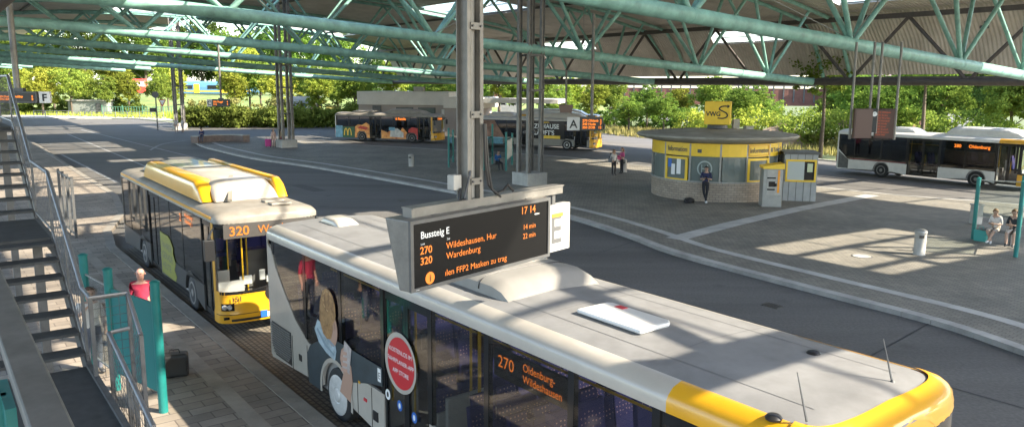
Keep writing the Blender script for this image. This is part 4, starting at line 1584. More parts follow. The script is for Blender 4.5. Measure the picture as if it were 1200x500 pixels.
# yellow cube sign on the roof
cube = thing('cube_sign', 'yellow cube sign reading VWG standing on the kiosk roof', 'sign', KC + Vector((.05, 0, 3.56)), R(-18))
MB().box((0, 0, .82), (1.34, 1.34, 1.22)).build('cube_body', M_KYEL, cube, bevel=.03)
MB().lathe([(.55, 0), (.5, .22)], 24).build('pedestal', M_STEELD, cube)
vt = text('sign_text', 'VWG', .34, (-.58, -.675, .66), (1, 0, 0), (0, 0, 1), M_BTXT, cube, sx=.92, bold=.010)
sw_ = [(.02, .56), (.30, .55), (.50, .64), (.48, .80), (.28, .92), (.10, 1.02), (.16, 1.14), (.34, 1.19), (.52, 1.18)]
S_ = smooth_poly(sw_, 5)
A, B = ribbon(S_, -.035, .035)
ms_ = MB()
ms_.strip([[(p.x, -.678, p.y) for p in A], [(p.x, -.678, p.y) for p in B]])
ms_.add([(.50, -.678, 1.27), (.50, -.678, 1.07), (.64, -.678, 1.19)], [(0, 1, 2)])
ms_.build('sign_arrow', M_BTXT, cube)
ms2 = MB()
ms2.box((.675, -.05, .95), (.006, .10, .5), rx=.6)
ms2.build('side_mark', mat('amber_mark', (.55, .35, .05), .5), cube)

# ticket machine and annex
tm_ = thing('ticket_machine', 'grey ticket machine with slanted yellow top beside the kiosk', 'ticket machine', at(904, 242.5, .12), R(-6))
MB().xzpanel([(-.46, 0), (.46, 0), (.46, 1.86), (-.46, 1.86)], 0, .8).build('cabinet', mat('machine_grey', (.30, .30, .28), .45, .2, .15, 3), tm_, bevel=.02)
tp = MB()
tp.prism([(-.5, -.07), (.5, -.07), (.5, .85), (-.5, .85)], 1.86, 1.9)
tp.add([(-.5, -.08, 1.9), (.5, -.08, 1.9), (.5, .85, 1.9), (-.5, .85, 1.9), (-.5, -.08, 1.98), (.5, -.08, 2.12), (.5, .85, 2.12), (-.5, .85, 1.98)], [(0, 1, 5, 4), (1, 2, 6, 5), (2, 3, 7, 6), (3, 0, 4, 7), (4, 5, 6, 7)])
tp.build('yellow_top', M_KYEL, tm_)
MB().box((.06, -.008, 1.2), (.66, .016, 1.2)).build('front_plate', M_CONC, tm_)
MB().box((-.05, -.02, 1.12), (.3, .02, .26)).build('screen', M_BLKGLOSS, tm_)
MB().box((.26, -.02, 1.25), (.10, .02, 1.1)).build('orange_stripe', mat('machine_orange', (.75, .30, .02), .5), tm_)
MB().box((-.08, -.02, .86), (.36, .02, .07)).build('coin_slot', M_BLKGLOSS, tm_)
MB().box((-.08, -.02, 1.42), (.40, .02, .06)).build('card_slot', M_BLKGLOSS, tm_)
MB().box((.12, -.024, 1.08), (.12, .012, .16)).build('keypad', M_BLKGLOSS, tm_)
an = thing('annex_cabin', 'grey panelled service cabin with yellow framed notice case right of the kiosk', 'cabin', at(936, 235.5, .12), R(-10))
ab = MB()
ab.box((0, .8, 1.2), (1.62, 1.6, 2.4))
ab.build('cabin_wall', mat('cabin_grey', (.33, .34, .335), .55, .1, .15, 2), an)
sm_ = MB()
for x in (-.54, -.18, .18, .54):
    sm_.box((x, -.003, 1.2), (.025, .012, 2.4))
sm_.build('panel_joint', M_STEELD, an)
MB().box((0, .8, 2.45), (1.76, 1.74, .12)).build('cabin_roof', M_STEELD, an)
nf = MB()
for x in (-.70, .70):
    nf.box((x, -.03, 1.56), (.09, .07, 1.14))
for z in (1.04, 2.08):
    nf.box((0, -.031, z), (1.31, .07, .09))
nf = nf.build('notice_case', M_KYEL, an)
MB().box((-.2, -.012, 1.56), (.9, .012, .96)).build('notice_board', mat('notice_pale', (.42, .46, .45), .2), nf)
MB().box((.42, -.014, 1.56), (.5, .012, .96)).build('notice_board', M_BLKGLOSS, nf)
MB().box((.44, -.022, 1.72), (.26, .006, .44)).build('poster', mat('poster_lime', (.5, .55, .35), .5), nf)

# ------------------------------------------------------------------ signs hanging from the canopy
# departure board E
PA = Vector((-.99, 7.28, 0))
BD = Vector((.64, .768, 0)).normalized()
BL = 2.22
ang = math.atan2(BD.y, BD.x)
ZB, ZT = 3.86, 4.565
board = thing('departure_board', 'large hanging departure board reading Bussteig E with orange text', 'display board', (PA.x, PA.y, ZB), ang)
H_ = ZT - ZB
cs = MB()
# wedge case: local x along the board, -y towards viewers
prof = [(0, 0), (0, H_), (.34, H_), (.15, 0)]
vs = [(0, p[0], p[1]) for p in prof] + [(BL, p[0], p[1]) for p in prof]
cs.add(vs, [(0, 1, 2, 3), (7, 6, 5, 4), (0, 4, 5, 1), (1, 5, 6, 2), (2, 6, 7, 3), (3, 7, 4, 0)])
cs.build('case', M_STEEL, board, bevel=.012)
fr_ = MB()
fr_.box((BL / 2, -.012, .018), (BL, .03, .036))
fr_.box((BL / 2, -.012, H_ - .018), (BL, .03, .036))
for x in (.02, BL - .02):
    fr_.box((x, -.012, H_ / 2), (.04, .031, H_ - .072))
fr_.build('screen_frame', M_STEELD, board)
sc_ = MB().box((BL / 2, -.008, H_ / 2), (BL - .08, .014, H_ - .072)).build('screen', M_SCREEN, board)
yt = -.018
text('heading', 'Bussteig E', .098, (.14, yt, .515), XA, ZA, M_WTXT, sc_, bold=.0015)
text('column_heading', 'Linie', .030, (.14, yt, .452), XA, ZA, M_WTXT, sc_)
text('column_heading', 'Ziel', .030, (.50, yt, .452), XA, ZA, M_WTXT, sc_)
text('column_heading', 'Abfahrt', .030, (1.93, yt, .53), XA, ZA, M_WTXT, sc_)
text('clock_time', '17 14', .118, (1.68, yt, .565), XA, ZA, M_LED, sc_, sx=1.0, bold=.001)
text('route_number', '270', .105, (.13, yt, .36), XA, ZA, M_LED, sc_, sx=1.05, bold=.0015)
text('route_number', '320', .105, (.13, yt, .255), XA, ZA, M_LED, sc_, sx=1.05, bold=.0015)
text('destination', 'Wildeshausen, Hur', .095, (.49, yt, .36), XA, ZA, M_LED, sc_, sx=1.05)
text('destination', 'Wardenburg', .095, (.49, yt, .255), XA, ZA, M_LED, sc_, sx=1.05)
text('departure_time', '14 min', .085, (1.72, yt, .385), XA, ZA, M_LED, sc_)
text('departure_time', '22 min', .085, (1.72, yt, .28), XA, ZA, M_LED, sc_)
text('ticker', '\u0131len FFP2 Masken zu trag', .092, (.47, yt, .085), XA, ZA, M_LED, sc_, sx=1.05)
ic = MB().xzpanel(ell(.26, .105, .062, .062, 24), yt, -.002).build('info_symbol', M_LED, sc_)
text('info_letter', 'i', .10, (.26, yt - .006, .072), XA, ZA, M_LEDBG, ic, 'CENTER', bold=.003)
text('maker_line', 'www.', .02, (.06, yt - .012, .012), XA, ZA, M_WTXT, sc_)

hp = thing('hanging_post', 'tall pale steel hanging post carrying the big departure board', 'post', (PA + BD * 1.05 + Vector((-BD.y, BD.x, 0)) * .17) + Vector((0, 0, 4.55)), ang)
top = zu(5) - 4.55
for x in (-.068, .068):
    mb = MB()
    mb.box((x, 0, top / 2 + .1), (.012, .16, top))
    for y in (-.074, .074):
        mb.box((x + (.024 if x < 0 else -.024) * -1, y, top / 2 + .1), (.06, .012, top - .004))
    mb.build('channel', M_STEEL, hp)
mb = MB()
mb.box((0, .02, top / 2 + .1), (.10, .08, top - .02))
mb.build('cable_duct', M_LIGHTST, hp)
for z in (.3, 1.0, 1.9, 2.8, 3.8):
    MB().box((.0, -.087, z), (.16, .012, .07)).build('clamp_plate', M_STEEL, hp)
for z in (.3, 1.0, 1.9, 2.8, 3.8):
    for x in (-.06, .06):
        MB().lathe([(.011, -.02), (.011, -.0)], 8, (x, -.093, z), axis='y').build('bolt', M_STEELD, hp)
bmx = MB()
bmx.box((.34, 0, .055), (2.5, .13, .09))
bmx.box((.34, .0, .107), (2.5, .17, .012))
bmx.build('cross_beam', M_STEEL, hp)
jb = MB()
jb.box((-.22, .02, .30), (.12, .1, .16))
jb.build('junction_box', M_CONC, hp, bevel=.01)
cb_ = MB()
cb_.tube([(-.20, -.05, .24), (-.26, -.08, .12), (-.2, -.1, .14), (-.14, -.1, .3), (-.10, -.1, .42)], .012, 6)
cb_.tube([(.10, -.11, .9), (.11, -.12, .5), (.16, -.12, .25), (.3, -.1, .14), (.42, -.1, .16), (.5, -.1, .22), (.6, -.1, .14)], .016, 6)
cb_.tube([(.12, -.11, .9), (.14, -.13, .45), (.2, -.13, .2), (.36, -.12, .10)], .014, 6)
cb_.build('cable', M_BLACK, hp, True)
mb = MB()
for x in (-.6, .1, .9):
    mb.box((x, -.03, -.01), (.10, .12, .06))
mb.build('board_bracket', M_STEELD, hp)

pe = thing('platform_letter_sign', 'white square platform sign with grey letter E at the end of the big board', 'sign', PA + BD * (BL + .06) + Vector((-BD.y, BD.x, 0)) * .10 + Vector((0, 0, 3.87)), ang)
MB().box((.25, .06, .27), (.56, .1, .58)).build('sign_box', mat('sign_box_grey', (.40, .385, .36), .5, 0, .1, 3), pe, bevel=.008)
text('sign_letter', 'E', .50, (.12, .008, .09), XA, ZA, M_DTXT, pe, sx=.95, bold=.006)
MB().box((.22, .06, .66), (.06, .05, .24)).build('hanger', M_STEELD, pe)
MB().box((.26, .004, .43), (.22, .006, .045)).build('amber_strip', mat('amber_strip', (.55, .30, .03), .5), pe)


def hang_sign(name, label, p, rz, wd, hh, letter, lines, side=-1, lw=.5, pole=True, ctop=None, two=False, group='hanging departure displays'):
    """LED display box on a pole from the roof; p = centre bottom"""
    o = thing(name, label, 'display board', p, rz, group)
    MB().box((0, 0, hh / 2), (wd, .22, hh)).build('case', M_STEELD, o, bevel=.015)
    scn = MB().box((0, -.115, hh / 2), (wd - .1, .012, hh - .1)).build('screen', M_LEDBG, o)
    n = len(lines)
    for i, (a, b) in enumerate(lines):
        z = hh - .12 - (i + .8) * (hh - .2) / n
        text('led_text', a, (hh - .2) / n * 1.0, (-wd / 2 + .1, -.125, z), XA, ZA, M_LED, scn, bold=.006)
        if b:
            text('led_text', b, (hh - .2) / n * 1.0, (wd / 2 - .1, -.125, z), XA, ZA, M_LED, scn, 'RIGHT', bold=.006)
    if pole:
        t_ = (ctop or 9) - p[2]
        MB().tube([(0, 0, hh), (0, 0, t_)], .09, 12).build('hanging_pole', M_STEEL, o, True)
        MB().box((0, 0, hh + .05), (.4, .2, .1)).build('pole_foot', M_STEELD, o)
    if letter:
        x = side * (wd / 2 + lw / 2 + .04)
        lb = MB().box((x, 0, hh / 2), (lw, .12, hh * .98)).build('letter_box', M_WHITE, o, bevel=.01)
        text('sign_letter', letter, hh * .85, (x, -.068, hh * .19), XA, ZA, M_BTXT, lb, 'CENTER', bold=.01)
    return o


pA = aty(693, 153, 46)
hang_sign('departure_display', 'hanging orange display with slanted letter A beside the clustered column', pA, R(6), 1.35, .80, 'A', [('270 Oldenb', '2'), ('340 Hude', '7'), ('350 ZOB', '12')], -1, .75, ctop=10)
pF = aty(22, 121, 24)
hang_sign('departure_display', 'hanging orange display with letter F at the far left edge', pF, R(8), 1.15, .36, 'F', [('304 Famila Wechloy', '5'), ('310 Hbf', '8')], 1, .32, ctop=10.5)
pM = aty(259.5, 125, 66)
hang_sign('departure_display', 'small hanging orange display in front of the hedge', pM, R(-5), 1.5, .62, 'C', [('306 Flugpl', '4'), ('316', '9')], -1, .45, ctop=9.6)
# info screens on four hangers at the right
pI = aty(1022, 162, 33)
oi = thing('information_screens', 'pair of tall red text timetable screens on four steel hangers with a clock between', 'display board', pI, R(-12), 'hanging departure displays')
for sx_ in (-1, 1):
    MB().box((sx_ * .46, sx_ * .12, .62), (.76, .2, 1.25), R(-12 * sx_)).build('case', mat('screen_case_red', (.07, .032, .026), .4), oi, bevel=.015)
    sc2 = MB().box((sx_ * .46 - .02 * sx_, sx_ * .12 - .105, .62), (.66, .01, 1.12), R(-12 * sx_)).build('screen', mat('screen_dull_red', (.075, .032, .026), .3), oi)
    for k in range(9):
        text('timetable_line', ('270 Wildesh', '280 Brake', '320 Warden', '330 Rastede', '340 Hude', '350 Jever', '380 Zwisch', '400 Bremen', 'N34 Hbf')[k], .10, (sx_ * .46 - .30 - .02 * sx_, sx_ * .12 - .118 + (.06 if sx_ > 0 else -.055), 1.06 - k * .118), (math.cos(R(-12 * sx_)), math.sin(R(-12 * sx_)), 0), ZA, mat('dim_red_led', (.2, .05, .03), .5, emit=(.8, .15, .05), estr=.12), sc2)
for x in (-.88, -.16, .14, .88):
    MB().tube([(x, .1, -.05 if abs(x) > .5 else .2), (x, .1, 4.0)], .055, 10).build('hanger', M_STEEL, oi, True)
ck = MB().box((0, -.04, .75), (.24, .12, 1.0)).build('clock_case', M_BLACK, oi, bevel=.02)
MB().lathe([(.10, 0), (.10, .01)], 24, (0, -.115, 1.02), axis='y').build('clock_face', M_WTXT, ck)
MB().box((0, -.12, 1.05), (.015, .006, .07)).build('clock_hand', M_BTXT, ck)
# hanging lamp box in front of the trees
hl_ = thing('hanging_lamp', 'brown tapered lamp box hanging above the slogan bus', 'lamp', aty(663, 132, 56), 0)
MB().add([(-.4, -.3, 0), (.4, -.3, 0), (.4, .3, 0), (-.4, .3, 0), (-.5, -.4, .55), (.5, -.4, .55), (.5, .4, .55), (-.5, .4, .55)], [(0, 3, 2, 1), (4, 5, 6, 7), (0, 1, 5, 4), (1, 2, 6, 5), (2, 3, 7, 6), (3, 0, 4, 7)]).build('lamp_box', mat('lamp_brown', (.20, .14, .12), .6), hl_)
MB().tube([(0, 0, .55), (0, 0, 3)], .07, 10).build('hanging_pole', M_STEEL, hl_)

# ------------------------------------------------------------------ stairs and bridge rail at the left
M_TREAD = mat('stair_tread', (.045, .046, .045), .7, .1, .35, 5)
M_STRING = mat('stair_steel', (.11, .11, .108), .55, .3, .3, 5)
M_HAND = mat('handrail_steel', (.22, .215, .215), .45, .5, .2, 6)
# local frame: origin on the ground below the lower landing, x along -DV (up the stairs), y to the right of the climb
ST0 = Vector((-5.05, 9.2, 0)) - NV * .22
UX = -DV
sa = math.atan2(UX.y, UX.x)
stair = thing('staircase', 'dark steel staircase with open risers climbing at the left edge', 'staircase', ST0, sa)
WD = 1.75
LZ = 2.42


def meshpanel(name, p0, p1, z0a, z0b, hh, parent, stp=.075, frame=True):
    """wire mesh infill between two posts, following a slope"""
    mb = MB()
    p0, p1 = Vector(p0), Vector(p1)
    L_ = (p1 - p0).length
    n = max(2, int(L_ / stp))
    for i in range(n + 1):
        p = p0.lerp(p1, i / n)
        z = z0a + (z0b - z0a) * i / n
        mb.tube([(p.x, p.y, z), (p.x, p.y, z + hh)], .003, 4, cap=False)
    m_ = max(2, int(hh / stp))
    for j in range(m_ + 1):
        z = hh * j / m_
        mb.tube([(p0.x, p0.y, z0a + z), (p1.x, p1.y, z0b + z)], .003, 4, cap=False)
    return mb.build(name, M_STRING, parent)


# lower landing (x from -2.6 to 0), y from 0 (right edge) to WD (left)
MB().box((-1.4, WD / 2, LZ - .04), (2.8, WD, .08)).build('landing', M_TREAD, stair)
sr = MB()
sr.bar((-2.8, -.03, LZ - .08), (.0, -.03, LZ - .08), .06, .24)
sr.bar((0, -.03, LZ - .08), (2.35, -.03, LZ + 1.12), .06, .26)
sr.bar((2.35, -.03, LZ + 1.12), (4.3, -.03, LZ + 1.12), .06, .24)
sr.bar((4.3, -.03, LZ + 1.12), (6.9, -.03, LZ + 2.5), .06, .26)
sr.build('stringer', M_STRING, stair)
sr = MB()
sr.bar((-2.8, WD + .03, LZ - .08), (.0, WD + .03, LZ - .08), .06, .24)
sr.bar((0, WD + .03, LZ - .08), (2.35, WD + .03, LZ + 1.12), .06, .26)
sr.bar((2.35, WD + .03, LZ + 1.12), (4.3, WD + .03, LZ + 1.12), .06, .24)
sr.bar((4.3, WD + .03, LZ + 1.12), (6.9, WD + .03, LZ + 2.5), .06, .26)
sr.build('stringer', M_STRING, stair)
for k in range(7):
    MB().box((.15 + k * .335, WD / 2, LZ + (k + 1) * .172 - .02), (.30, WD, .035)).build('tread', M_TREAD, stair)
MB().box((3.3, WD / 2, LZ + 1.2), (1.95, WD, .08)).build('landing', M_TREAD, stair)
for k in range(8):
    MB().box((4.45 + k * .325, WD / 2, LZ + 1.2 + (k + 1) * .172 - .02), (.29, WD, .035)).build('tread', M_TREAD, stair)
MB().box((8.4, WD / 2, LZ + 2.58), (3.0, WD, .08)).build('landing', M_TREAD, stair)
for x in (-2.6, 3.2, 7.4):
    for y in (.1, WD - .1):
        zt = LZ - .1 if x < 0 else (LZ + 1.15 if x < 4 else LZ + 2.5)
        MB().box((x, y, zt / 2 + .07), (.12, .12, zt - .14)).build('support_leg', M_STRING, stair)
RAILS = [(-2.75, LZ), (0, LZ), (2.35, LZ + 1.2), (4.3, LZ + 1.2), (6.9, LZ + 2.58), (9.5, LZ + 2.58)]
for y in (-.03, WD + .03):
    MB().tube([(x, y, z + .98) for x, z in RAILS[1:]], .028, 10).build('handrail', M_HAND, stair, True)
    MB().tube([(x, y, z + .14) for x, z in RAILS[1:]], .016, 8).build('lower_rail', M_HAND, stair, True)
    for x, z in [(0.02, LZ), (1.15, LZ + .59), (2.35, LZ + 1.2), (4.3, LZ + 1.2), (5.6, LZ + 1.9), (6.9, LZ + 2.58), (9.4, LZ + 2.58)]:
        MB().box((x, y, z + .42), (.05, .03, 1.1)).build('rail_post', M_STRING, stair)
    for (xa, za), (xb, zb_) in zip(RAILS[1:], RAILS[2:]):
        meshpanel('wire_mesh', (xa, y, 0), (xb, y, 0), za + .14, zb_ + .14, .80, stair, .17)
# railing of the lower landing with a gate shaped return
MB().tube([(0, -.03, LZ + .98), (-.54, -.03, LZ + .98), (-.54, -.43, LZ + .98), (-1.16, -.42, LZ + .63)], .026, 10).build('handrail', M_HAND, stair, True)
MB().tube([(-.71, -.39, LZ + .60), (-.71, -.17, LZ + .58), (-2.74, -.17, LZ + .18)], .026, 10).build('handrail', M_HAND, stair, True)
for x, y, zt in ((-.54, -.03, .98), (-.54, -.43, .98), (-1.16, -.42, .63), (-.71, -.17, .58), (-1.7, -.17, .36)):
    MB().box((x, y, LZ + zt / 2 - .35), (.045, .045, zt + .7)).build('rail_post', M_STRING, stair)
meshpanel('wire_mesh', (-.54, -.03, 0), (-.54, -.43, 0), LZ, LZ, .95, stair, .1)
meshpanel('wire_mesh', (-.54, -.43, 0), (-1.16, -.42, 0), LZ - .15, LZ - .5, 1.1, stair, .1)
meshpanel('wire_mesh', (-.71, -.17, 0), (-2.74, -.17, 0), LZ - .22, LZ - .6, .78, stair, .1)

# bridge balustrade nearest the camera
br = thing('bridge_balustrade', 'dark flat topped balustrade rail with teal bracket nearest the viewer', 'railing', Vector((-1.229, 2.010, 0)), 2.2241)
MB().box((1.6, .03, 4.885), (5.6, .105, .05)).build('top_rail', mat('rail_top', (.15, .145, .135), .5, .2, .3, 6), br, bevel=.008)
MB().box((1.6, .03, 4.80), (5.6, .05, .11)).build('rail_web', M_STRING, br)
for x in (.55, 2.6):
    p_ = MB()
    p_.box((x, .10, 4.2), (.30 if x < 1 else .2, .03, 1.3))
    p_.box((x, .13, 4.2), (.03, .06, 1.3))
    po = p_.build('bracket_post', M_TEAL2, br)
    MB().lathe([(.02, -.03), (.018, 0), (.0, .0)], 10, (x, .085, 4.55), axis='y').build('bolt', M_LIGHTST, po)

# ------------------------------------------------------------------ shelters with teal posts
def shelter(name, label, pts, hts, panes, r=.06, group='teal glass shelters', postm=None, glassm=None, extra=None, z0=.12):
    c = sum((Vector((p[0], p[1], 0)) for p in pts), Vector()) / len(pts)
    o = thing(name, label, 'shelter', (c.x, c.y, z0), 0, group)
    q = [Vector((p[0], p[1], 0)) - c for p in pts]
    for p, h in zip(q, hts):
        po = MB()
        po.tube([(p.x, p.y, 0), (p.x, p.y, h)], r, 14)
        po.lathe([(r + .01, h), (r + .012, h + .02), (r * .5, h + .05)], 14, (p.x, p.y, 0))
        po.build('post', postm or M_TEAL2, o, True)
    for (i, j, za, zb2, kind) in panes:
        a, b = q[i], q[j]
        d = (b - a).normalized()
        a2_, b2_ = a + d * (r + .01), b - d * (r + .01)
        if kind == 'teal':
            MB().bar((a2_.x, a2_.y, (za + zb2) / 2), (b2_.x, b2_.y, (za + zb2) / 2), .03, zb2 - za).build('infill_panel', mat('teal_panel', (.02, .16, .15), .35), o)
        elif kind == 'board':
            MB().bar((a2_.x, a2_.y, (za + zb2) / 2), (b2_.x, b2_.y, (za + zb2) / 2), .05, zb2 - za).build('timetable_board', mat('timetable_paper', (.50, .50, .46), .5, 0, .25, 6), o)
        else:
            MB().bar((a2_.x, a2_.y, (za + zb2) / 2), (b2_.x, b2_.y, (za + zb2) / 2), .012, zb2 - za).build('glass_pane', G_CLEAR, o)
            MB().bar((a2_.x, a2_.y, zb2), (b2_.x, b2_.y, zb2), .03, .03).build('glass_rail', M_TEAL2 if kind == 'glass' else M_LIGHTST, o)
            MB().bar((a2_.x, a2_.y, za), (b2_.x, b2_.y, za), .03, .03).build('glass_rail', M_TEAL2 if kind == 'glass' else M_LIGHTST, o)
    return o


sp0 = at(193, 505, .14)
pA_ = Vector((-6.13, 12.9))
pB_ = Vector((-7.46, 13.9))
pC_ = Vector((-8.46, 14.9))
shelter('bus_shelter', 'teal posted glass shelter below the stairs beside the bald man', [(pA_.x, pA_.y), (pB_.x, pB_.y), (pC_.x, pC_.y)], [2.34, 2.32, 2.36],
        [(0, 1, .35, 1.98, 'teal'), (1, 2, .35, 2.0, 'glassl')], .078, z0=.14)
s2 = [at(526, 196, .12), at(531, 190, .12), at(567, 199.5, .12), at(577, 191.5, .12), at(593, 200, .12), at(600, 193, .12), at(606, 193.5, .12)]
shelter('bus_shelter', 'teal glass shelter with timetable boards behind the hanging post', [(p.x, p.y) for p in s2], [2.75, 2.4, 2.6, 2.9, 2.6, 2.3, 2.3],
        [(0, 1, .5, 2.0, 'glass'), (2, 3, .5, 2.1, 'glass'), (3, 5, .5, 1.9, 'glass'), (4, 5, .7, 2.0, 'board')], .075)
s3 = [at(1140, 280, .12), at(1190, 301, .12), at(1192, 284, .12)]
shelter('bus_shelter', 'open shelter of tall teal posts around the seated pair at the right', [(p.x, p.y) for p in s3], [2.35, 2.6, 2.5], [(0, 2, .9, 2.3, 'glassl'), (2, 1, .9, 2.3, 'glassl')], .075)

# ------------------------------------------------------------------ bins, bench, small furniture
def bin_(u, v, label):
    o = thing('litter_bin', label, 'bin', at(u, v, .12), 0, 'cylindrical concrete litter bins')
    MB().lathe([(.20, 0), (.20, .03), (.19, .05), (.19, .74), (.20, .76)], 24).build('bin_body', M_CONC, o, True)
    MB().lathe([(.205, .76), (.21, .80), (.19, .86), (.10, .90), (.0, .91)], 24).build('bin_lid', M_LIGHTST, o, True)
    MB().box((-.06, -.19, .66), (.16, .03, .10)).build('bin_opening', M_BLACK, o)


bin_(1077, 298, 'concrete litter bin in the sunny patch in front of the seated pair')
bin_(482, 195, 'concrete litter bin standing alone left of the hanging post')
bin_(731, 201.5, 'concrete litter bin next to the two standing women')
bs = thing('curved_bench_wall', 'long low curved masonry bench at the tip of the plaza', 'bench', at(257, 166.5, .12), 0)
bp_ = [at(u, v, .12) - bs.location for u, v in [(232, 168), (245, 166.5), (260, 165.8), (275, 165.8), (285, 166.5)]]
A, B = ribbon(smooth_poly([(p.x, p.y) for p in bp_], 4), 0, .75)
mb = MB()
mb.prism([(p.x, p.y) for p in A] + [(p.x, p.y) for p in reversed(B)], 0, .62)
mb.build('bench_body', mat('bench_stone', (.22, .17, .15), .85, 0, .3, 3), bs)
A, B = ribbon(smooth_poly([(p.x, p.y) for p in bp_], 4), -.04, .79)
mb = MB()
mb.prism([(p.x, p.y) for p in A] + [(p.x, p.y) for p in reversed(B)], .621, .70)
mb.build('bench_top', M_CONC, bs)
# bench of the right shelter
b1, b2 = at(1146, 281, .12), at(1192, 288, .12)
be = thing('shelter_bench', 'narrow wire seat bench under the right hand teal shelter', 'bench', (b1 + b2) / 2, math.atan2((b2 - b1).y, (b2 - b1).x))
L_ = (b2 - b1).length
mb = MB()
for k in range(6):
    mb.box((0, -.2 + k * .08, .45), (L_, .035, .03))
mb.build('seat', M_STEELD, be)
for x in (-L_ / 2 + .2, L_ / 2 - .2):
    MB().box((x, 0, .22), (.06, .36, .44)).build('leg', M_STEELD, be)
# stone seat blocks behind
bb = at(1143, 262, .12)
o = thing('waste_box', 'pale square waste box behind the seated woman', 'bin', bb, .3)
MB().box((0, 0, .4), (.36, .36, .8)).build('box_body', M_CONC, o, bevel=.03)
MB().box((0, 0, .83), (.40, .40, .06)).build('box_lid', M_LIGHTST, o)
# mesh cage at the stair foot
cg = at(90, 283, 0)
o = thing('mesh_fence', 'tall dark wire mesh fence panel at the far foot of the stairs', 'fence', (cg.x, cg.y, .14), sa)
for k in range(4):
    MB().box((k * 1.15, 0, 1.15), (.09, .09, 2.3)).build('fence_post', M_STRING, o)
    if k < 3:
        meshpanel('wire_mesh', (k * 1.15, 0, 0), ((k + 1) * 1.15, 0, 0), .15, .15, 2.0, o, .16)
        MB().box((k * 1.15 + .57, 0, 2.2), (1.06, .05, .06)).build('fence_rail', M_STRING, o)
        MB().box((k * 1.15 + .57, 0, .12), (1.06, .05, .06)).build('fence_rail', M_STRING, o)
# give way / bus signal post at far left
sp_ = at(185, 153)
o = thing('road_sign_post', 'dark post with round sign and small signal beside the far road', 'road sign', (sp_.x, sp_.y, 0), 0)
MB().tube([(0, 0, 0), (0, 0, 4.6)], .08, 10).build('post', M_STEELD, o, True)
MB().lathe([(.42, -.03), (.42, .03)], 24, (0, -.06, 4.5), axis='y').build('round_sign', M_STEELD, o)
MB().box((-.45, 0, 2.6), (.7, .25, .5)).build('signal_box', M_BLACK, o)
MB().xzpanel([(.3, 3.9), (1.3, 3.9), (.8, 3.0)], 0, .05).build('triangle_sign', M_RED, o)
MB().xzpanel([(.45, 3.8), (1.15, 3.8), (.8, 3.2)], -.01, .008).build('triangle_face', M_WTXT, o)


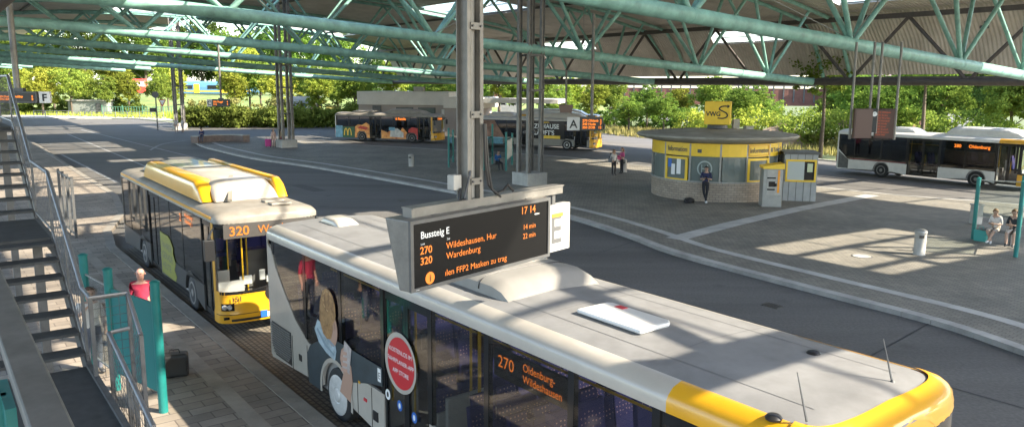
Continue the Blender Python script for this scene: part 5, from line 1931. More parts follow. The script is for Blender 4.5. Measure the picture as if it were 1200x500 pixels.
# ------------------------------------------------------------------ people
def person(label, pos, face, P=None, top=(.1, .1, .12), bottom=(.05, .05, .06), skin=(.42, .27, .20), hair=(.06, .04, .03), shoes=(.05, .05, .05), sleeve='short', legs='long', hairlen=0, bald=False, k=1.0, group=None):
    o = thing('person', label, 'person', pos, face, group)
    J = dict(pelvis=(0, 0, .96), spine=(0, 0, 1.14), chest=(0, 0, 1.34), neck=(0, 0, 1.50), head0=(.015, 0, 1.58), head1=(.02, 0, 1.66), head2=(.01, 0, 1.715), head3=(.005, 0, 1.765),
             shL=(0, .17, 1.43), elL=(-.02, .23, 1.15), wrL=(.05, .24, .92), haL=(.07, .24, .85), shR=(0, -.17, 1.43), elR=(-.02, -.23, 1.15), wrR=(.05, -.24, .92), haR=(.07, -.24, .85),
             hipL=(0, .10, .90), knL=(.02, .11, .50), anL=(-.01, .11, .09), toL=(.15, .12, .04), hipR=(0, -.10, .90), knR=(.02, -.11, .50), anR=(-.01, -.11, .09), toR=(.15, -.12, .04))
    rad = dict(pelvis=.15, spine=.135, chest=.155, neck=.062, head0=.08, head1=.096, head2=.086, head3=.045, sh=.068, el=.048, wr=.034, ha=.036, hip=.10, kn=.066, an=.046, to=.042)
    P = dict(P or {})
    look = P.pop('look', None)
    J.update(P)
    if 'head3' not in P:
        J['head3'] = tuple(Vector(J['head2']) + (Vector(J['head2']) - Vector(J['head1'])).normalized() * .05)
    J = {n: Vector(v) * k for n, v in J.items()}
    names = list(J)
    E_ = [('pelvis', 'spine'), ('spine', 'chest'), ('chest', 'neck'), ('neck', 'head0'), ('head0', 'head1'), ('head1', 'head2'), ('head2', 'head3')]
    for s in 'LR':
        E_ += [('chest', 'sh' + s), ('sh' + s, 'el' + s), ('el' + s, 'wr' + s), ('wr' + s, 'ha' + s), ('pelvis', 'hip' + s), ('hip' + s, 'kn' + s), ('kn' + s, 'an' + s), ('an' + s, 'to' + s)]
    vs = [J[n] for n in names]
    rr = [rad[n if n in rad else n[:-1]] * k for n in names]
    idx = {n: i for i, n in enumerate(names)}
    ed_ = [(idx[a], idx[b]) for a, b in E_]
    # five fingers per hand
    for s in 'LR':
        w_, h_ = J['wr' + s], J['ha' + s]
        d = (h_ - w_).normalized()
        side = d.cross(Vector((0, 0, 1)))
        if side.length < .2:
            side = Vector((1, 0, 0))
        side.normalize()
        nrm = d.cross(side)
        for f in range(5):
            off = side * ((f - 1.5) * .020) if f < 4 else side * -.045
            ln = (.075, .085, .08, .062, .05)[f]
            b0 = h_ + off * .9 + d * .02
            b1 = b0 + d * ln * .55 + (side * -.02 if f == 4 else Vector())
            b2 = b1 + d * ln * .35 + nrm * .025
            i0 = len(vs)
            vs += [b0, b1, b2]
            rr += [.011 * k, .0095 * k, .008 * k]
            ed_ += [(idx['ha' + s], i0), (i0, i0 + 1), (i0 + 1, i0 + 2)]
    me = bpy.data.meshes.new('body')
    me.from_pydata([tuple(v) for v in vs], ed_, [])
    b = bpy.data.objects.new('body', me)
    col.objects.link(b)
    sk = b.modifiers.new('Skin', 'SKIN')
    sk.use_smooth_shade = True
    for i, sv in enumerate(me.skin_vertices[0].data):
        sv.radius = (rr[i], rr[i])
        sv.use_root = (i == 0)
    sub = b.modifiers.new('Sub', 'SUBSURF')
    sub.levels = sub.render_levels = 1
    dg = bpy.context.evaluated_depsgraph_get()
    dg.update()
    nm = bpy.data.meshes.new_from_object(b.evaluated_get(dg))
    bpy.data.objects.remove(b)
    # face features: nose and eyes join the body mesh
    bm = bmesh.new()
    bm.from_mesh(nm)
    hc = (J['head1'])
    up = (J['head2'] - J['head0']).normalized()
    fw = Vector((1, 0, 0)) - up * up.x
    if look:
        fw = Vector(look)
    fw.normalize()
    sd_ = up.cross(fw)
    n0 = len(bm.faces)
    t = hc + fw * .115 * k - up * .02 * k
    q = [bm.verts.new(hc + fw * .088 * k + up * .02 * k), bm.verts.new(hc + fw * .085 * k - up * .035 * k + sd_ * .018 * k), bm.verts.new(hc + fw * .085 * k - up * .035 * k - sd_ * .018 * k), bm.verts.new(t)]
    for f in ((0, 1, 3), (1, 2, 3), (2, 0, 3)):
        bm.faces.new([q[i] for i in f])
    nf = len(bm.faces)
    for s in (-1, 1):
        bmesh.ops.create_icosphere(bm, subdivisions=1, radius=.013 * k, matrix=Matrix.Translation(hc + fw * .086 * k + up * .012 * k + sd_ * s * .034 * k))
    ne = len(bm.faces)
    for s in (-1, 1):
        bmesh.ops.create_icosphere(bm, subdivisions=1, radius=.028 * k, matrix=Matrix.Translation(hc + sd_ * s * .095 * k - up * .005 * k) @ Matrix.Scale(.5, 4, sd_))
    mo = len(bm.faces)
    bmesh.ops.create_icosphere(bm, subdivisions=1, radius=.022 * k, matrix=Matrix.Translation(hc + fw * .083 * k - up * .058 * k) @ Matrix.Scale(.35, 4, up))
    bm.to_mesh(nm)
    bm.free()
    key = lambda c: '%.2f_%.2f_%.2f' % c
    mats_ = [mat('skin_' + key(skin), skin, .55, 0, .1, 20), mat('cloth_' + key(top), top, .9, 0, .2, 12), mat('cloth_' + key(bottom), bottom, .9, 0, .2, 12), mat('shoe_' + key(shoes), shoes, .6), M_BTXT, mat('lip', (.35, .14, .12), .5)]
    nm.materials.clear()
    for mm in mats_:
        nm.materials.append(mm)
    segs = [('chest', 'spine', 1), ('spine', 'pelvis', 1), ('chest', 'neck', 1), ('neck', 'head0', 0), ('head0', 'head3', 0)]
    for s in 'LR':
        segs += [('sh' + s, 'el' + s, 1 if sleeve != 'none' else 0), ('el' + s, 'wr' + s, 1 if sleeve == 'long' else 0), ('wr' + s, 'ha' + s, 0), ('hip' + s, 'kn' + s, 2), ('kn' + s, 'an' + s, 2 if legs == 'long' else 0), ('an' + s, 'to' + s, 3), ('pelvis', 'hip' + s, 2), ('chest', 'sh' + s, 1)]

    def dseg(p, a, b_):
        ab = b_ - a
        t_ = max(0, min(1, (p - a).dot(ab) / ab.length_squared))
        return (p - a - ab * t_).length, t_
    for i, pl in enumerate(nm.polygons):
        pl.use_smooth = True
        if i >= mo:
            pl.material_index = 5
            continue
        if i >= ne:
            pl.material_index = 0
            continue
        if i >= nf:
            pl.material_index = 4
            continue
        if i >= n0:
            pl.material_index = 0
            continue
        c = pl.center
        best, bd = 0, 9
        for a, b_, mi in segs:
            dd_, t_ = dseg(c, J[a], J[b_])
            if a == 'neck':
                dd_ -= .02
            if dd_ < bd:
                bd, best = dd_, mi
                if (a, b_) == ('spine', 'pelvis') and t_ > .75:
                    best = 2
                if (a, b_) == ('chest', 'neck') and t_ > .72:
                    best = 0
        pl.material_index = best
    nm.name = 'body'
    bo = bpy.data.objects.new('body', nm)
    col.objects.link(bo)
    bo.parent = o
    if not bald:
        bm = bmesh.new()
        bmesh.ops.create_icosphere(bm, subdivisions=3, radius=1)
        dl = []
        for v in bm.verts:
            if v.co.x > .35 and v.co.z < .45 or v.co.z < -.45:
                dl.append(v)
        bmesh.ops.delete(bm, geom=dl, context='VERTS')
        X = fw
        for v in bm.verts:
            p = v.co.copy()
            l = .105 * (1 + .05 * math.sin(9 * p.x + 7 * p.y))
            v.co = hc + up * .012 * k + X * (p.x * l * k - .008) + sd_ * p.y * l * k + up * p.z * l * 1.12 * k
        hm = bpy.data.meshes.new('hair')
        bm.to_mesh(hm)
        bm.free()
        hmn = mat('hair_' + key(hair), hair, .6, 0, .4, 30)
        hm.materials.append(hmn)
        for p_ in hm.polygons:
            p_.use_smooth = True
        ho = bpy.data.objects.new('hair', hm)
        col.objects.link(ho)
        ho.parent = o
        so = ho.modifiers.new('Solid', 'SOLIDIFY')
        so.thickness = .012
        if hairlen:
            mb = MB()
            c0 = hc - fw * .07 * k
            mb.tube([c0 + up * .03, c0 - up * .10 - fw * .02, c0 - up * (.1 + hairlen * .6) - fw * .03, c0 - up * (.1 + hairlen)], [.085, .09, .08, .03], 10)
            mb.build('long_hair', hmn, o, True)
    return o, J


def prop(parent, nm, mb, m, smooth=False, bevel=0):
    return mb.build(nm, m, parent, smooth, bevel)


z12 = .12


def gp_(u, v, z=z12):
    p = at(u, v, z)
    return Vector((p.x, p.y, z))


# man leaning at the kiosk, one foot crossed, looking at his phone
mpos = gp_(823, 240.5)
kd = (Vector((KC.x, KC.y)) - Vector((mpos.x, mpos.y))).normalized()
fm = math.atan2(-kd.y, -kd.x)
# stand so that the back touches the wall
mpos = Vector((KC.x, KC.y, z12)) - Vector((kd.x, kd.y, 0)) * (KR + .36)
o, J = person('man in navy shirt leaning against the kiosk looking at his phone', mpos, fm,
              dict(pelvis=(-.10, 0, .95), spine=(-.15, 0, 1.13), chest=(-.18, 0, 1.33), neck=(-.16, 0, 1.49), head0=(-.12, 0, 1.57), head1=(-.09, 0, 1.645), head2=(-.10, 0, 1.70),
                   shL=(-.16, .19, 1.42), elL=(-.10, .26, 1.14), wrL=(.13, .16, 1.17), haL=(.18, .13, 1.20), shR=(-.16, -.19, 1.42), elR=(-.06, -.25, 1.14), wrR=(.15, -.05, 1.20), haR=(.20, -.01, 1.23),
                   hipL=(-.10, .10, .9), knL=(.02, .09, .5), anL=(.08, .05, .09), toL=(.22, .08, .04), hipR=(-.10, -.10, .9), knR=(.08, -.05, .5), anR=(.13, .10, .09), toR=(.27, .12, .04), look=(1, .1, -.35)),
              top=(.02, .025, .07), bottom=(.015, .015, .018), shoes=(.6, .6, .58), hair=(.025, .02, .018), k=1.04)
ph = thing('smartphone', 'small dark phone held by the man leaning at the kiosk', 'phone', mpos + Matrix.Rotation(fm, 3, 'Z') @ Vector((.27, .05, 1.30)), fm)
MB().box((0, 0, 0), (.012, .075, .15), ry=.5).build('phone_body', M_BLKGLOSS, ph, bevel=.004)
MB().box((-.009, 0, .003), (.003, .066, .135), ry=.5).build('phone_screen', M_SCREEN, ph)
rk = thing('backpack', 'black backpack lying at the kiosk wall by the leaning man', 'bag', Vector((KC.x, KC.y, z12)) - Vector((kd.x, kd.y, 0)) * (KR + .42) + Vector((-.75, .10, 0)), .2)
MB().lathe([(.05, 0), (.26, .02), (.28, .12), (.22, .22), (.06, .27)], 16).build('bag_body', M_BLACK, rk, True)
MB().tube([(-.2, -.1, .2), (-.3, -.2, .15), (-.25, -.3, .03)], .02, 6).build('strap', M_BLACK, rk, True)
# two women with bags
wA, J = person('woman in pale jacket and black trousers standing with a shoulder bag', gp_(719, 205.5), R(-60), dict(haR=(.10, -.2, .98), wrR=(.08, -.22, 1.0), elR=(-.04, -.25, 1.16)), top=(.55, .52, .48), bottom=(.03, .03, .035), hair=(.22, .13, .07), sleeve='long', hairlen=.25, k=.95)
bg_ = thing('shoulder_bag', 'grey shoulder bag hanging at the side of the woman in the pale jacket', 'bag', gp_(719, 205.5) + Vector((-.25, -.1, .85)), R(-60))
MB().box((0, 0, .15), (.34, .14, .30)).build('bag_body', mat('bag_grey', (.16, .16, .17), .7), bg_, bevel=.05)
MB().tube([(-.14, 0, .28), (-.05, .05, .6), (.1, .05, .28)], .015, 6).build('strap', M_BLACK, bg_, True)
wB, J = person('woman with long hair, pink top and dark trousers beside her friend', gp_(728.5, 203.5), R(200), dict(haL=(.16, .16, 1.15), wrL=(.12, .19, 1.10)), top=(.55, .09, .22), bottom=(.025, .025, .03), hair=(.20, .09, .04), hairlen=.42, k=.98)
b2_ = thing('handbag', 'pink handbag carried by the woman with long hair', 'bag', gp_(728.5, 203.5) + Vector((-.22, -.12, .95)), R(20))
MB().box((0, 0, .14), (.32, .16, .28)).build('bag_body', mat('bag_pink', (.45, .06, .17), .6), b2_, bevel=.05)
MB().tube([(-.12, 0, .27), (0, .02, .45), (.12, 0, .27)], .014, 6).build('handle', mat('bag_pink', (.45, .06, .17)), b2_, True)
# bald man in red shirt by the shelter
bpos = at(164, 432, .14)
bd_ = aty(166, 340, 16.2)
o, J = person('bald man in red polo shirt standing between shelter and bus', (bd_.x, bd_.y, .14), R(-75), dict(head0=(.02, -.01, 1.58)), top=(.36, .025, .06), bottom=(.04, .045, .06), skin=(.50, .27, .20), bald=True, k=1.02)
# person hidden behind the glass
pp_ = aty(108, 345, 14.2)
o, J = person('person in pale shirt partly hidden behind the shelter glass', (pp_.x - .35, pp_.y + .5, .14), R(-40), dict(elR=(.1, -.3, 1.25), wrR=(.25, -.2, 1.4), haR=(.3, -.16, 1.46)), top=(.55, .52, .48), bottom=(.10, .11, .14), hair=(.10, .06, .04))
SIT = dict(pelvis=(0, 0, .54), spine=(.0, 0, .74), chest=(.05, 0, .94), neck=(.09, 0, 1.09), head0=(.14, 0, 1.17), head1=(.17, 0, 1.245), head2=(.165, 0, 1.30),
           shL=(.05, .17, 1.03), elL=(.06, .23, .76), wrL=(.28, .10, .78), haL=(.34, .06, .80), shR=(.05, -.17, 1.03), elR=(.06, -.23, .76), wrR=(.28, -.08, .78), haR=(.34, -.04, .80),
           hipL=(.05, .10, .53), knL=(.47, .13, .52), anL=(.50, .13, .09), toL=(.66, .14, .04), hipR=(.05, -.10, .53), knR=(.47, -.12, .52), anR=(.50, -.1, .09), toR=(.66, -.1, .04), look=(1, 0, -.5))


def sit(lab, p, face, **kw):
    d = dict(SIT)
    d.update(kw.pop('P', {}))
    return person(lab, p, face, d, **kw)


bv = (b2 - b1).normalized()
fs_ = math.atan2(bv.y, bv.x) - math.pi / 2
s1 = at(1162, 284, .12)
sit('seated woman in white top and shorts with white shoes under the right shelter', (b1 + bv * .58), fs_, top=(.62, .58, .55), bottom=(.5, .42, .36), hair=(.20, .11, .05), legs='short', shoes=(.7, .7, .7), k=.95, P=dict(anR=(.42, .05, .09), toR=(.58, .07, .04), anL=(.60, .0, .12), toL=(.76, .0, .09)))
sit('seated man in dark shirt and beige shorts looking down under the right shelter', (b1 + bv * 1.2), fs_ + .15, top=(.03, .035, .04), bottom=(.48, .42, .36), hair=(.16, .09, .04), legs='short', k=1.0)
tb = thing('shopping_bag', 'turquoise carrier bag on the ground beside the seated woman', 'bag', b1 + bv * .12 + Vector((-.1, -.1, 0)), fs_)
MB().add([(-.1, -.2, 0), (.1, -.2, 0), (.1, .2, 0), (-.1, .2, 0), (-.07, -.24, .42), (.07, -.24, .42), (.07, .24, .42), (-.07, .24, .42)], [(0, 3, 2, 1), (0, 1, 5, 4), (1, 2, 6, 5), (2, 3, 7, 6), (3, 0, 4, 7), (4, 5, 6, 7)]).build('bag_body', mat('bag_teal', (.03, .28, .25), .5), tb)
MB().tube([(0, -.1, .42), (0, -.06, .56), (0, .06, .56), (0, .1, .42)], .01, 6).build('handle', mat('bag_teal', (.03, .28, .25)), tb)
# sitting person in blue jacket by the middle shelter
pb = gp_(583, 199.5)
sit('person in blue jacket sitting hunched by the middle teal shelter', pb + Vector((0, .3, 0)), R(-65), top=(.03, .12, .30), bottom=(.03, .03, .04), hair=(.05, .03, .02), sleeve='long')
st_ = thing('shelter_bench', 'small dark seat under the person in blue jacket', 'bench', pb + Vector((0, .3, 0)), R(-65))
MB().box((0, 0, .40), (.42, 1.5, .05)).build('seat', M_STEELD, st_)
for y in (-.6, .6):
    MB().box((0, y, .19), (.3, .06, .38)).build('leg', M_STEELD, st_)
# sitting at the curved bench
pq = at(236, 168.5, .12)
sit('person in dark blue sitting on the end of the curved bench', Vector((pq.x, pq.y + .25, .30)), R(-80), top=(.03, .04, .12), bottom=(.08, .09, .14), hair=(.03, .02, .02), sleeve='long')
# pair by the second column with luggage
person('woman in beige dress standing by the second column with a pink bag', gp_(321, 173), R(-40), top=(.60, .42, .36), bottom=(.55, .38, .33), hair=(.05, .03, .03), hairlen=.25, legs='short', k=.97)
person('person with tan top and dark red trousers leaning at the second column', gp_(331, 172.5), R(-120), top=(.35, .25, .15), bottom=(.18, .03, .04), hair=(.10, .06, .04), k=.97)
lg_ = thing('suitcase', 'magenta suitcase standing by the woman in the beige dress', 'suitcase', gp_(314.5, 172.5), .4)
MB().box((0, 0, .42), (.55, .32, .68)).build('case_body', mat('case_magenta', (.45, .03, .20), .5), lg_, bevel=.07)
for x in (-.2, .2):
    MB().lathe([(.05, -.02), (.05, .02)], 12, (x, 0, .05), axis='y').build('wheel', M_BLACK, lg_)
MB().tube([(-.14, .12, .75), (-.14, .12, 1.0), (.14, .12, 1.0), (.14, .12, .75)], .012, 6).build('handle', M_STEELD, lg_)
lg_ = thing('travel_bag', 'dark travel bag on the ground behind the magenta suitcase', 'bag', gp_(325.5, 171.5), .1)
MB().lathe([(.1, -.4), (.22, -.34), (.24, 0), (.22, .34), (.1, .4)], 14, (0, 0, .24), axis='y').build('bag_body', M_DARKBODY, lg_, True)
MB().tube([(0, -.15, .45), (0, -.1, .58), (0, .1, .58), (0, .15, .45)], .012, 6).build('handle', M_BLACK, lg_)
# pair by the far column
person('person in white shirt left of the far column', gp_(207, 155.5), R(-60), top=(.6, .55, .52), bottom=(.40, .30, .28), hair=(.2, .12, .08), k=1.0, group=None)
person('person in grey top and shorts right beside the far column', gp_(214.5, 155.5), R(-120), top=(.5, .47, .46), bottom=(.35, .33, .34), hair=(.35, .30, .25), legs='short', k=1.0)
# dark case behind the near shelter
bk = at(206, 440, .14)
lg_ = thing('black_case', 'black soft case standing at the foot of the near shelter post', 'bag', (bk.x, bk.y, .14), R(20))
MB().box((0, 0, .24), (.5, .3, .46)).build('case_body', M_BLACK, lg_, bevel=.05)
MB().tube([(-.1, 0, .47), (-.08, 0, .54), (.08, 0, .54), (.1, 0, .47)], .012, 6).build('handle', M_BLACK, lg_)
# driver of bus 320
o, J = sit('driver in pale shirt at the wheel of bus 320', b320.matrix_basis @ Vector((10.55, .62, .55)), -.94, top=(.45, .47, .5), bottom=(.05, .05, .07), hair=(.06, .04, .03))

# ------------------------------------------------------------------ vegetation
leaf_mat('leaf_yellowgreen', (.15, .22, .03), (.42, .46, .08))
leaf_mat('leaf_green', (.08, .16, .03), (.25, .34, .06))
leaf_mat('leaf_dark', (.04, .09, .025), (.13, .20, .045))
leaf_mat('leaf_hedge', (.10, .17, .035), (.27, .36, .08))
leaf_mat('leaf_dry', (.16, .17, .05), (.40, .36, .14))
M_BARK = mat('bark', (.11, .085, .06), .9, 0, .4, 6)


def leafmesh(name, blobs, n, size, m, seed, hollow=.45):
    """leaf-sized faces scattered through uneven clumps"""
    r = random.Random(seed)
    vs, fs, tone = [], [], []
    tot = sum(b[3] * b[4] * b[5] for b in blobs)
    for (cx, cy, cz, rx, ry, rz_) in blobs:
        k = max(8, int(n * rx * ry * rz_ / tot))
        sub = []
        for _ in range(max(5, k // 26)):
            while True:
                p = Vector((r.uniform(-1, 1), r.uniform(-1, 1), r.uniform(-1, 1)))
                if hollow < p.length < 1:
                    break
            sub.append((p, r.random()))
        for _ in range(k):
            c, tb_ = r.choice(sub)
            g_ = Vector((r.gauss(0, .13), r.gauss(0, .13), r.gauss(0, .11)))
            p = c + g_
            q = Vector((cx + p.x * rx, cy + p.y * ry, cz + p.z * rz_))
            if q.z < .02:
                continue
            s = size * r.uniform(.6, 1.3)
            a = Vector((r.gauss(0, 1), r.gauss(0, 1), r.gauss(0, .8))).normalized()
            b = a.orthogonal().normalized()
            b = (Matrix.Rotation(r.uniform(0, 6.28), 3, a) @ b)
            c2 = a.cross(b)
            i = len(vs)
            vs += [q - b * s * .5, q + c2 * s * .3 + b * s * .05, q + b * s * .55, q - c2 * s * .3 + b * s * .05]
            fs.append((i, i + 1, i + 2, i + 3))
            tv = min(1, max(0, .25 + .5 * tb_ + r.uniform(-.25, .25)))
            tone += [tv] * 4
    me = bpy.data.meshes.new(name)
    me.from_pydata([tuple(v) for v in vs], [], fs)
    at_ = me.attributes.new('tone', 'FLOAT', 'POINT')
    at_.data.foreach_set('value', tone)
    me.materials.append(MATS[m])
    return me


def treeproto(seed, h, rad, m, n=8500, trunk=.2, clear=.25):
    r = random.Random(seed)
    blobs = []
    br_ = MB()
    br_.tube([(0, 0, 0), (r.uniform(-.1, .1), r.uniform(-.1, .1), h * .3), (r.uniform(-.2, .2), r.uniform(-.2, .2), h * .62), (0, 0, h * .85)], [trunk, trunk * .8, trunk * .45, .03], 9)
    for i in range(9):
        a = i * 2.4 + r.uniform(-.4, .4)
        zz = h * r.uniform(clear + .12, .85)
        d = rad * r.uniform(.35, .7) * (1.15 - abs(zz / h - .55))
        c = (d * math.cos(a), d * math.sin(a), zz)
        s = rad * r.uniform(.38, .6)
        blobs.append((*c, s, s, s * .8))
        br_.tube([(0, 0, zz * .62), (c[0] * .5, c[1] * .5, zz * .85), c], [trunk * .35, trunk * .22, .02], 6)
    blobs.append((0, 0, h * .9, rad * .45, rad * .45, h * .13))
    blobs.append((0, 0, h * .6, rad * .7, rad * .7, h * .2))
    tm = br_.build('trunk', M_BARK, None, True)
    lm = leafmesh('crown', blobs, n, .27 * max(.8, h / 8), m, seed, .3)
    cm = bpy.data.objects.new('crown', lm)
    return tm, cm


PROT = {}
for key, args in dict(a=(11, 10, 3.4, 'leaf_yellowgreen'), b=(12, 9, 3.0, 'leaf_yellowgreen'), c=(13, 11, 4.0, 'leaf_green'), d=(14, 8, 3.2, 'leaf_green'), e=(15, 12, 4.6, 'leaf_dark'), f=(16, 7, 2.8, 'leaf_green')).items():
    tm, cm = treeproto(*args)
    PROT[key] = (tm.data, cm.data)
    col.objects.unlink(tm)
used_labels = set()


def tree(kind, u, y, label, sc=1.0, z=0.0, group='trees beyond the bus station'):
    p = aty(u, 101, y)
    o = thing('tree', label, 'tree', (p.x, y, z), rnd.uniform(0, 6.28), group)
    s = sc
    for nm, me in (('trunk', PROT[kind][0]), ('crown', PROT[kind][1])):
        c = bpy.data.objects.new(nm, me)
        col.objects.link(c)
        c.parent = o
        c.scale = (s, s, s * rnd.uniform(.92, 1.1))
    return o


LT = [('a', -30, 165, 1.15, 'far yellow green tree cut by the left edge of the view'), ('b', 22, 160, 1.1, 'bright young tree right of the letter F sign'), ('a', 62, 172, 1.2, 'tall pale green tree behind the white verge fence'),
      ('b', 100, 158, 1.1, 'slender light tree near the small flat hut'), ('a', 136, 165, 1.15, 'round lime green tree left of the red van'), ('b', 196, 175, 1.1, 'thin yellow green tree behind the farthest column'),
      ('a', 292, 165, 1.25, 'bright tree behind the hedge right of the blue train'), ('b', 322, 150, 1.1, 'pale tree just left of the second column'), ('c', 360, 140, 1.0, 'darker full tree right of the second column'),
      ('d', 395, 138, 1.1, 'mid green tree above the bus with burger prints'), ('e', 440, 150, .95, 'large dark tree behind the low white building'), ('c', 485, 140, 1.05, 'full green tree above the white building roof'),
      ('d', 520, 135, 1.2, 'broad bushy tree left of the hanging post'), ('a', 585, 130, 1.2, 'light green tree right of the hanging post'), ('c', 632, 125, 1.0, 'tree seen between the clustered column and the A sign'),
      ('b', 672, 118, 1.0, 'yellowish tree behind the letter A sign'), ('c', 715, 112, .9, 'leafy tree above the two standing women'), ('d', 760, 105, 1.0, 'dense bush like tree left of the yellow cube'),
      ('a', 800, 108, .8, 'light tree directly behind the yellow cube sign'), ('c', 868, 92, .72, 'spreading green tree right of the yellow cube sign'), ('f', 905, 95, .8, 'low green tree above the kiosk roof edge'),
      ('c', 1010, 78, .72, 'green tree behind the timetable screens'), ('c', 1058, 82, .85, 'broad tree behind the middle of the white bus'), ('d', 1100, 76, .95, 'dense tree over the white bus roof pod'), ('e', 1150, 84, .75, 'dark tree over the front of the white bus'),
      ('d', 1190, 72, 1.0, 'green tree at the right edge of the view'), ('e', 1240, 80, .9, 'dark tree cut by the right edge of the view')]
LT += [('e', 140, 262, 2.0, 'tall dark tree behind the embankment left of the train'), ('c', 205, 268, 2.2, 'tall tree beyond the railway above the blue train'), ('c', 262, 265, 2.2, 'tall tree beyond the railway right of the blue train'), ('e', 320, 255, 2.0, 'large dark tree beyond the railway behind the second column'),
       ('c', 30, 245, 2.3, 'tall tree behind the letter F sign beyond the railway'), ('e', 100, 248, 2.1, 'tall dark tree beyond the railway above the hut'), ('c', 172, 255, 2.3, 'tall tree beyond the railway above the red van'),
       ('e', 236, 275, 2.2, 'dark tree far beyond the middle of the train'), ('c', 292, 270, 2.3, 'tall tree far beyond the hedge'), ('c', 352, 240, 2.2, 'tall tree far beyond the second column'), ('c', 398, 235, 2.0, 'tall tree far beyond the printed bus'),
       ('a', 205, 160, .8, 'bright low tree covering the left end of the train'), ('b', 272, 158, 1.1, 'lime tree covering the right end of the train'), ('c', 60, 250, 2.0, 'tall tree on the embankment far left'), ('c', 0, 250, 2.0, 'tall tree on the embankment at the left edge'),
       ('c', -10, 146, .95, 'nearer green tree low at the left edge'), ('b', 48, 146, 1.0, 'airy lime tree standing right behind the verge fence'), ('c', 82, 148, .9, 'fuller green tree between the F sign and the hut'),
       ('d', 122, 150, 1.0, 'mid green bush like tree beside the garden hut'), ('a', 150, 152, .8, 'short bright tree left of the red van'), ('d', 188, 155, .9, 'green bush like tree right of the red van'),
       ('a', 275, 150, .95, 'bright tree between the small display and the second column'), ('c', 305, 160, 1.1, 'green tree behind the middle of the hedge'), ('b', 340, 165, 1.3, 'pale tree behind the second column'),
       ('a', 372, 125, .85, 'light tree above the rear of the printed bus'), ('d', 415, 128, 1.1, 'dense green tree above the printed bus roof'), ('a', 460, 125, .95, 'light green tree left of the white building'),
       ('d', 503, 150, 1.4, 'tall dense tree right of the white building roof'), ('c', 555, 122, 1.0, 'full tree hidden by the hanging post'), ('d', 608, 118, 1.1, 'bushy tree behind the clustered column'),
       ('d', 655, 110, .95, 'bushy green tree left of the letter A sign'), ('a', 695, 105, .85, 'light tree right above the letter A sign'), ('d', 738, 98, .85, 'green bush right of the two standing women'),
       ('d', 780, 96, .9, 'bushy tree over the left part of the kiosk roof'), ('c', 835, 104, .9, 'green tree hidden behind the yellow cube'), ('d', 890, 100, .95, 'bushy tree over the right part of the kiosk roof'),
       ('d', 990, 86, 1.0, 'bushy tree left of the timetable screens'), ('d', 1040, 72, .85, 'bushy tree right of the timetable screens'), ('c', 1125, 88, .95, 'tall tree behind the roof pod of the white bus'), ('a', 1175, 92, 1.0, 'light tree behind the front of the white bus'), ('c', 1215, 70, .8, 'green tree outside the right edge of the view')]
for kd_, u, y, sc, lab in LT:
    if 640 <= u <= 960 and y < 120:
        sc *= .76
    tree(kd_, u, y, lab, sc)
# slim street trees with bare trunks
for u, y, lab in ((967, 66, 'slender street tree with bare trunk left of the white bus'), (1085, 64, 'slim street tree rising behind the white bus')):
    p = aty(u, 101, y)
    o = thing('tree', lab, 'tree', (p.x, y, 0), 0, 'trees beyond the bus station')
    MB().tube([(0, 0, 0), (.05, 0, 3), (0, .05, 6), (0, 0, 9)], [.19, .15, .10, .03], 10).build('trunk', M_BARK, o, True)
    c = bpy.data.objects.new('crown', leafmesh('crown', [(0, 0, 7.5, 2.6, 2.6, 1.8), (1.4, 0, 6.4, 1.5, 1.5, .9), (-1.5, .3, 6.2, 1.4, 1.4, .8)], 2600, .3, 'leaf_green', int(u)))
    col.objects.link(c)
    c.parent = o


def leafthing(name, label, cat, u0, v0, u1, v1, hh, depth, m, n, size, group=None, kind=None, yoff=0, seed=1):
    a, b = at(u0, v0), at(u1, v1)
    a, b = Vector((a.x, a.y + yoff, 0)), Vector((b.x, b.y + yoff, 0))
    c = (a + b) / 2
    L_ = (b - a).length
    o = thing(name, label, cat, c, math.atan2((b - a).y, (b - a).x), group)
    if kind:
        o['kind'] = kind
    r = random.Random(seed)
    blobs = []
    k = max(3, int(L_ / (depth * .7)))
    for i in range(k + 1):
        x = -L_ / 2 + L_ * i / k
        h_ = hh * r.uniform(.75, 1.1)
        blobs.append((x, depth / 2 + r.uniform(-.2, .2) * depth, h_ * .5, L_ / k * .75, depth * .55, h_ * .52))
    f = bpy.data.objects.new('foliage', leafmesh('foliage', blobs, n, size, m, seed, .3))
    col.objects.link(f)
    f.parent = o
    st = MB()
    for i in range(k + 1):
        x = -L_ / 2 + L_ * i / k
        st.tube([(x, depth / 2, 0), (x + .1, depth / 2, hh * .6)], [.06, .03], 6)
    st.build('stems', M_BARK, o)
    return o


leafthing('hedge', 'broad clipped dark green hedge left of the second column', 'hedge', 222, 150, 325, 150, 3.3, 4, 'leaf_hedge', 18000, .40, 'hedges along the far road', seed=3)
leafthing('hedge', 'rounded green hedge between second column and printed bus', 'hedge', 326, 150, 420, 150, 3.3, 4, 'leaf_hedge', 14000, .40, 'hedges along the far road', seed=4)
leafthing('hedge', 'wild pale shrub belt behind the clipped hedges', 'hedge', 215, 144, 420, 144, 3.6, 4, 'leaf_dry', 6000, .5, 'hedges along the far road', yoff=4, seed=5)
leafthing('shrub_row', 'loose row of bushes behind the white verge fence at far left', 'shrubs', -40, 134, 150, 134, 3.2, 5, 'leaf_hedge', 6000, .6, 'hedges along the far road', seed=6)
leafthing('shrub_row', 'green bushes on the verge behind the women', 'shrubs', 640, 149, 800, 158, 3.4, 4, 'leaf_green', 8000, .38, 'hedges along the far road', yoff=4, seed=7)
leafthing('shrub_row', 'sunlit bushes behind the kiosk', 'shrubs', 800, 160, 915, 168, 3.6, 4, 'leaf_yellowgreen', 6000, .34, 'hedges along the far road', yoff=4, seed=8)
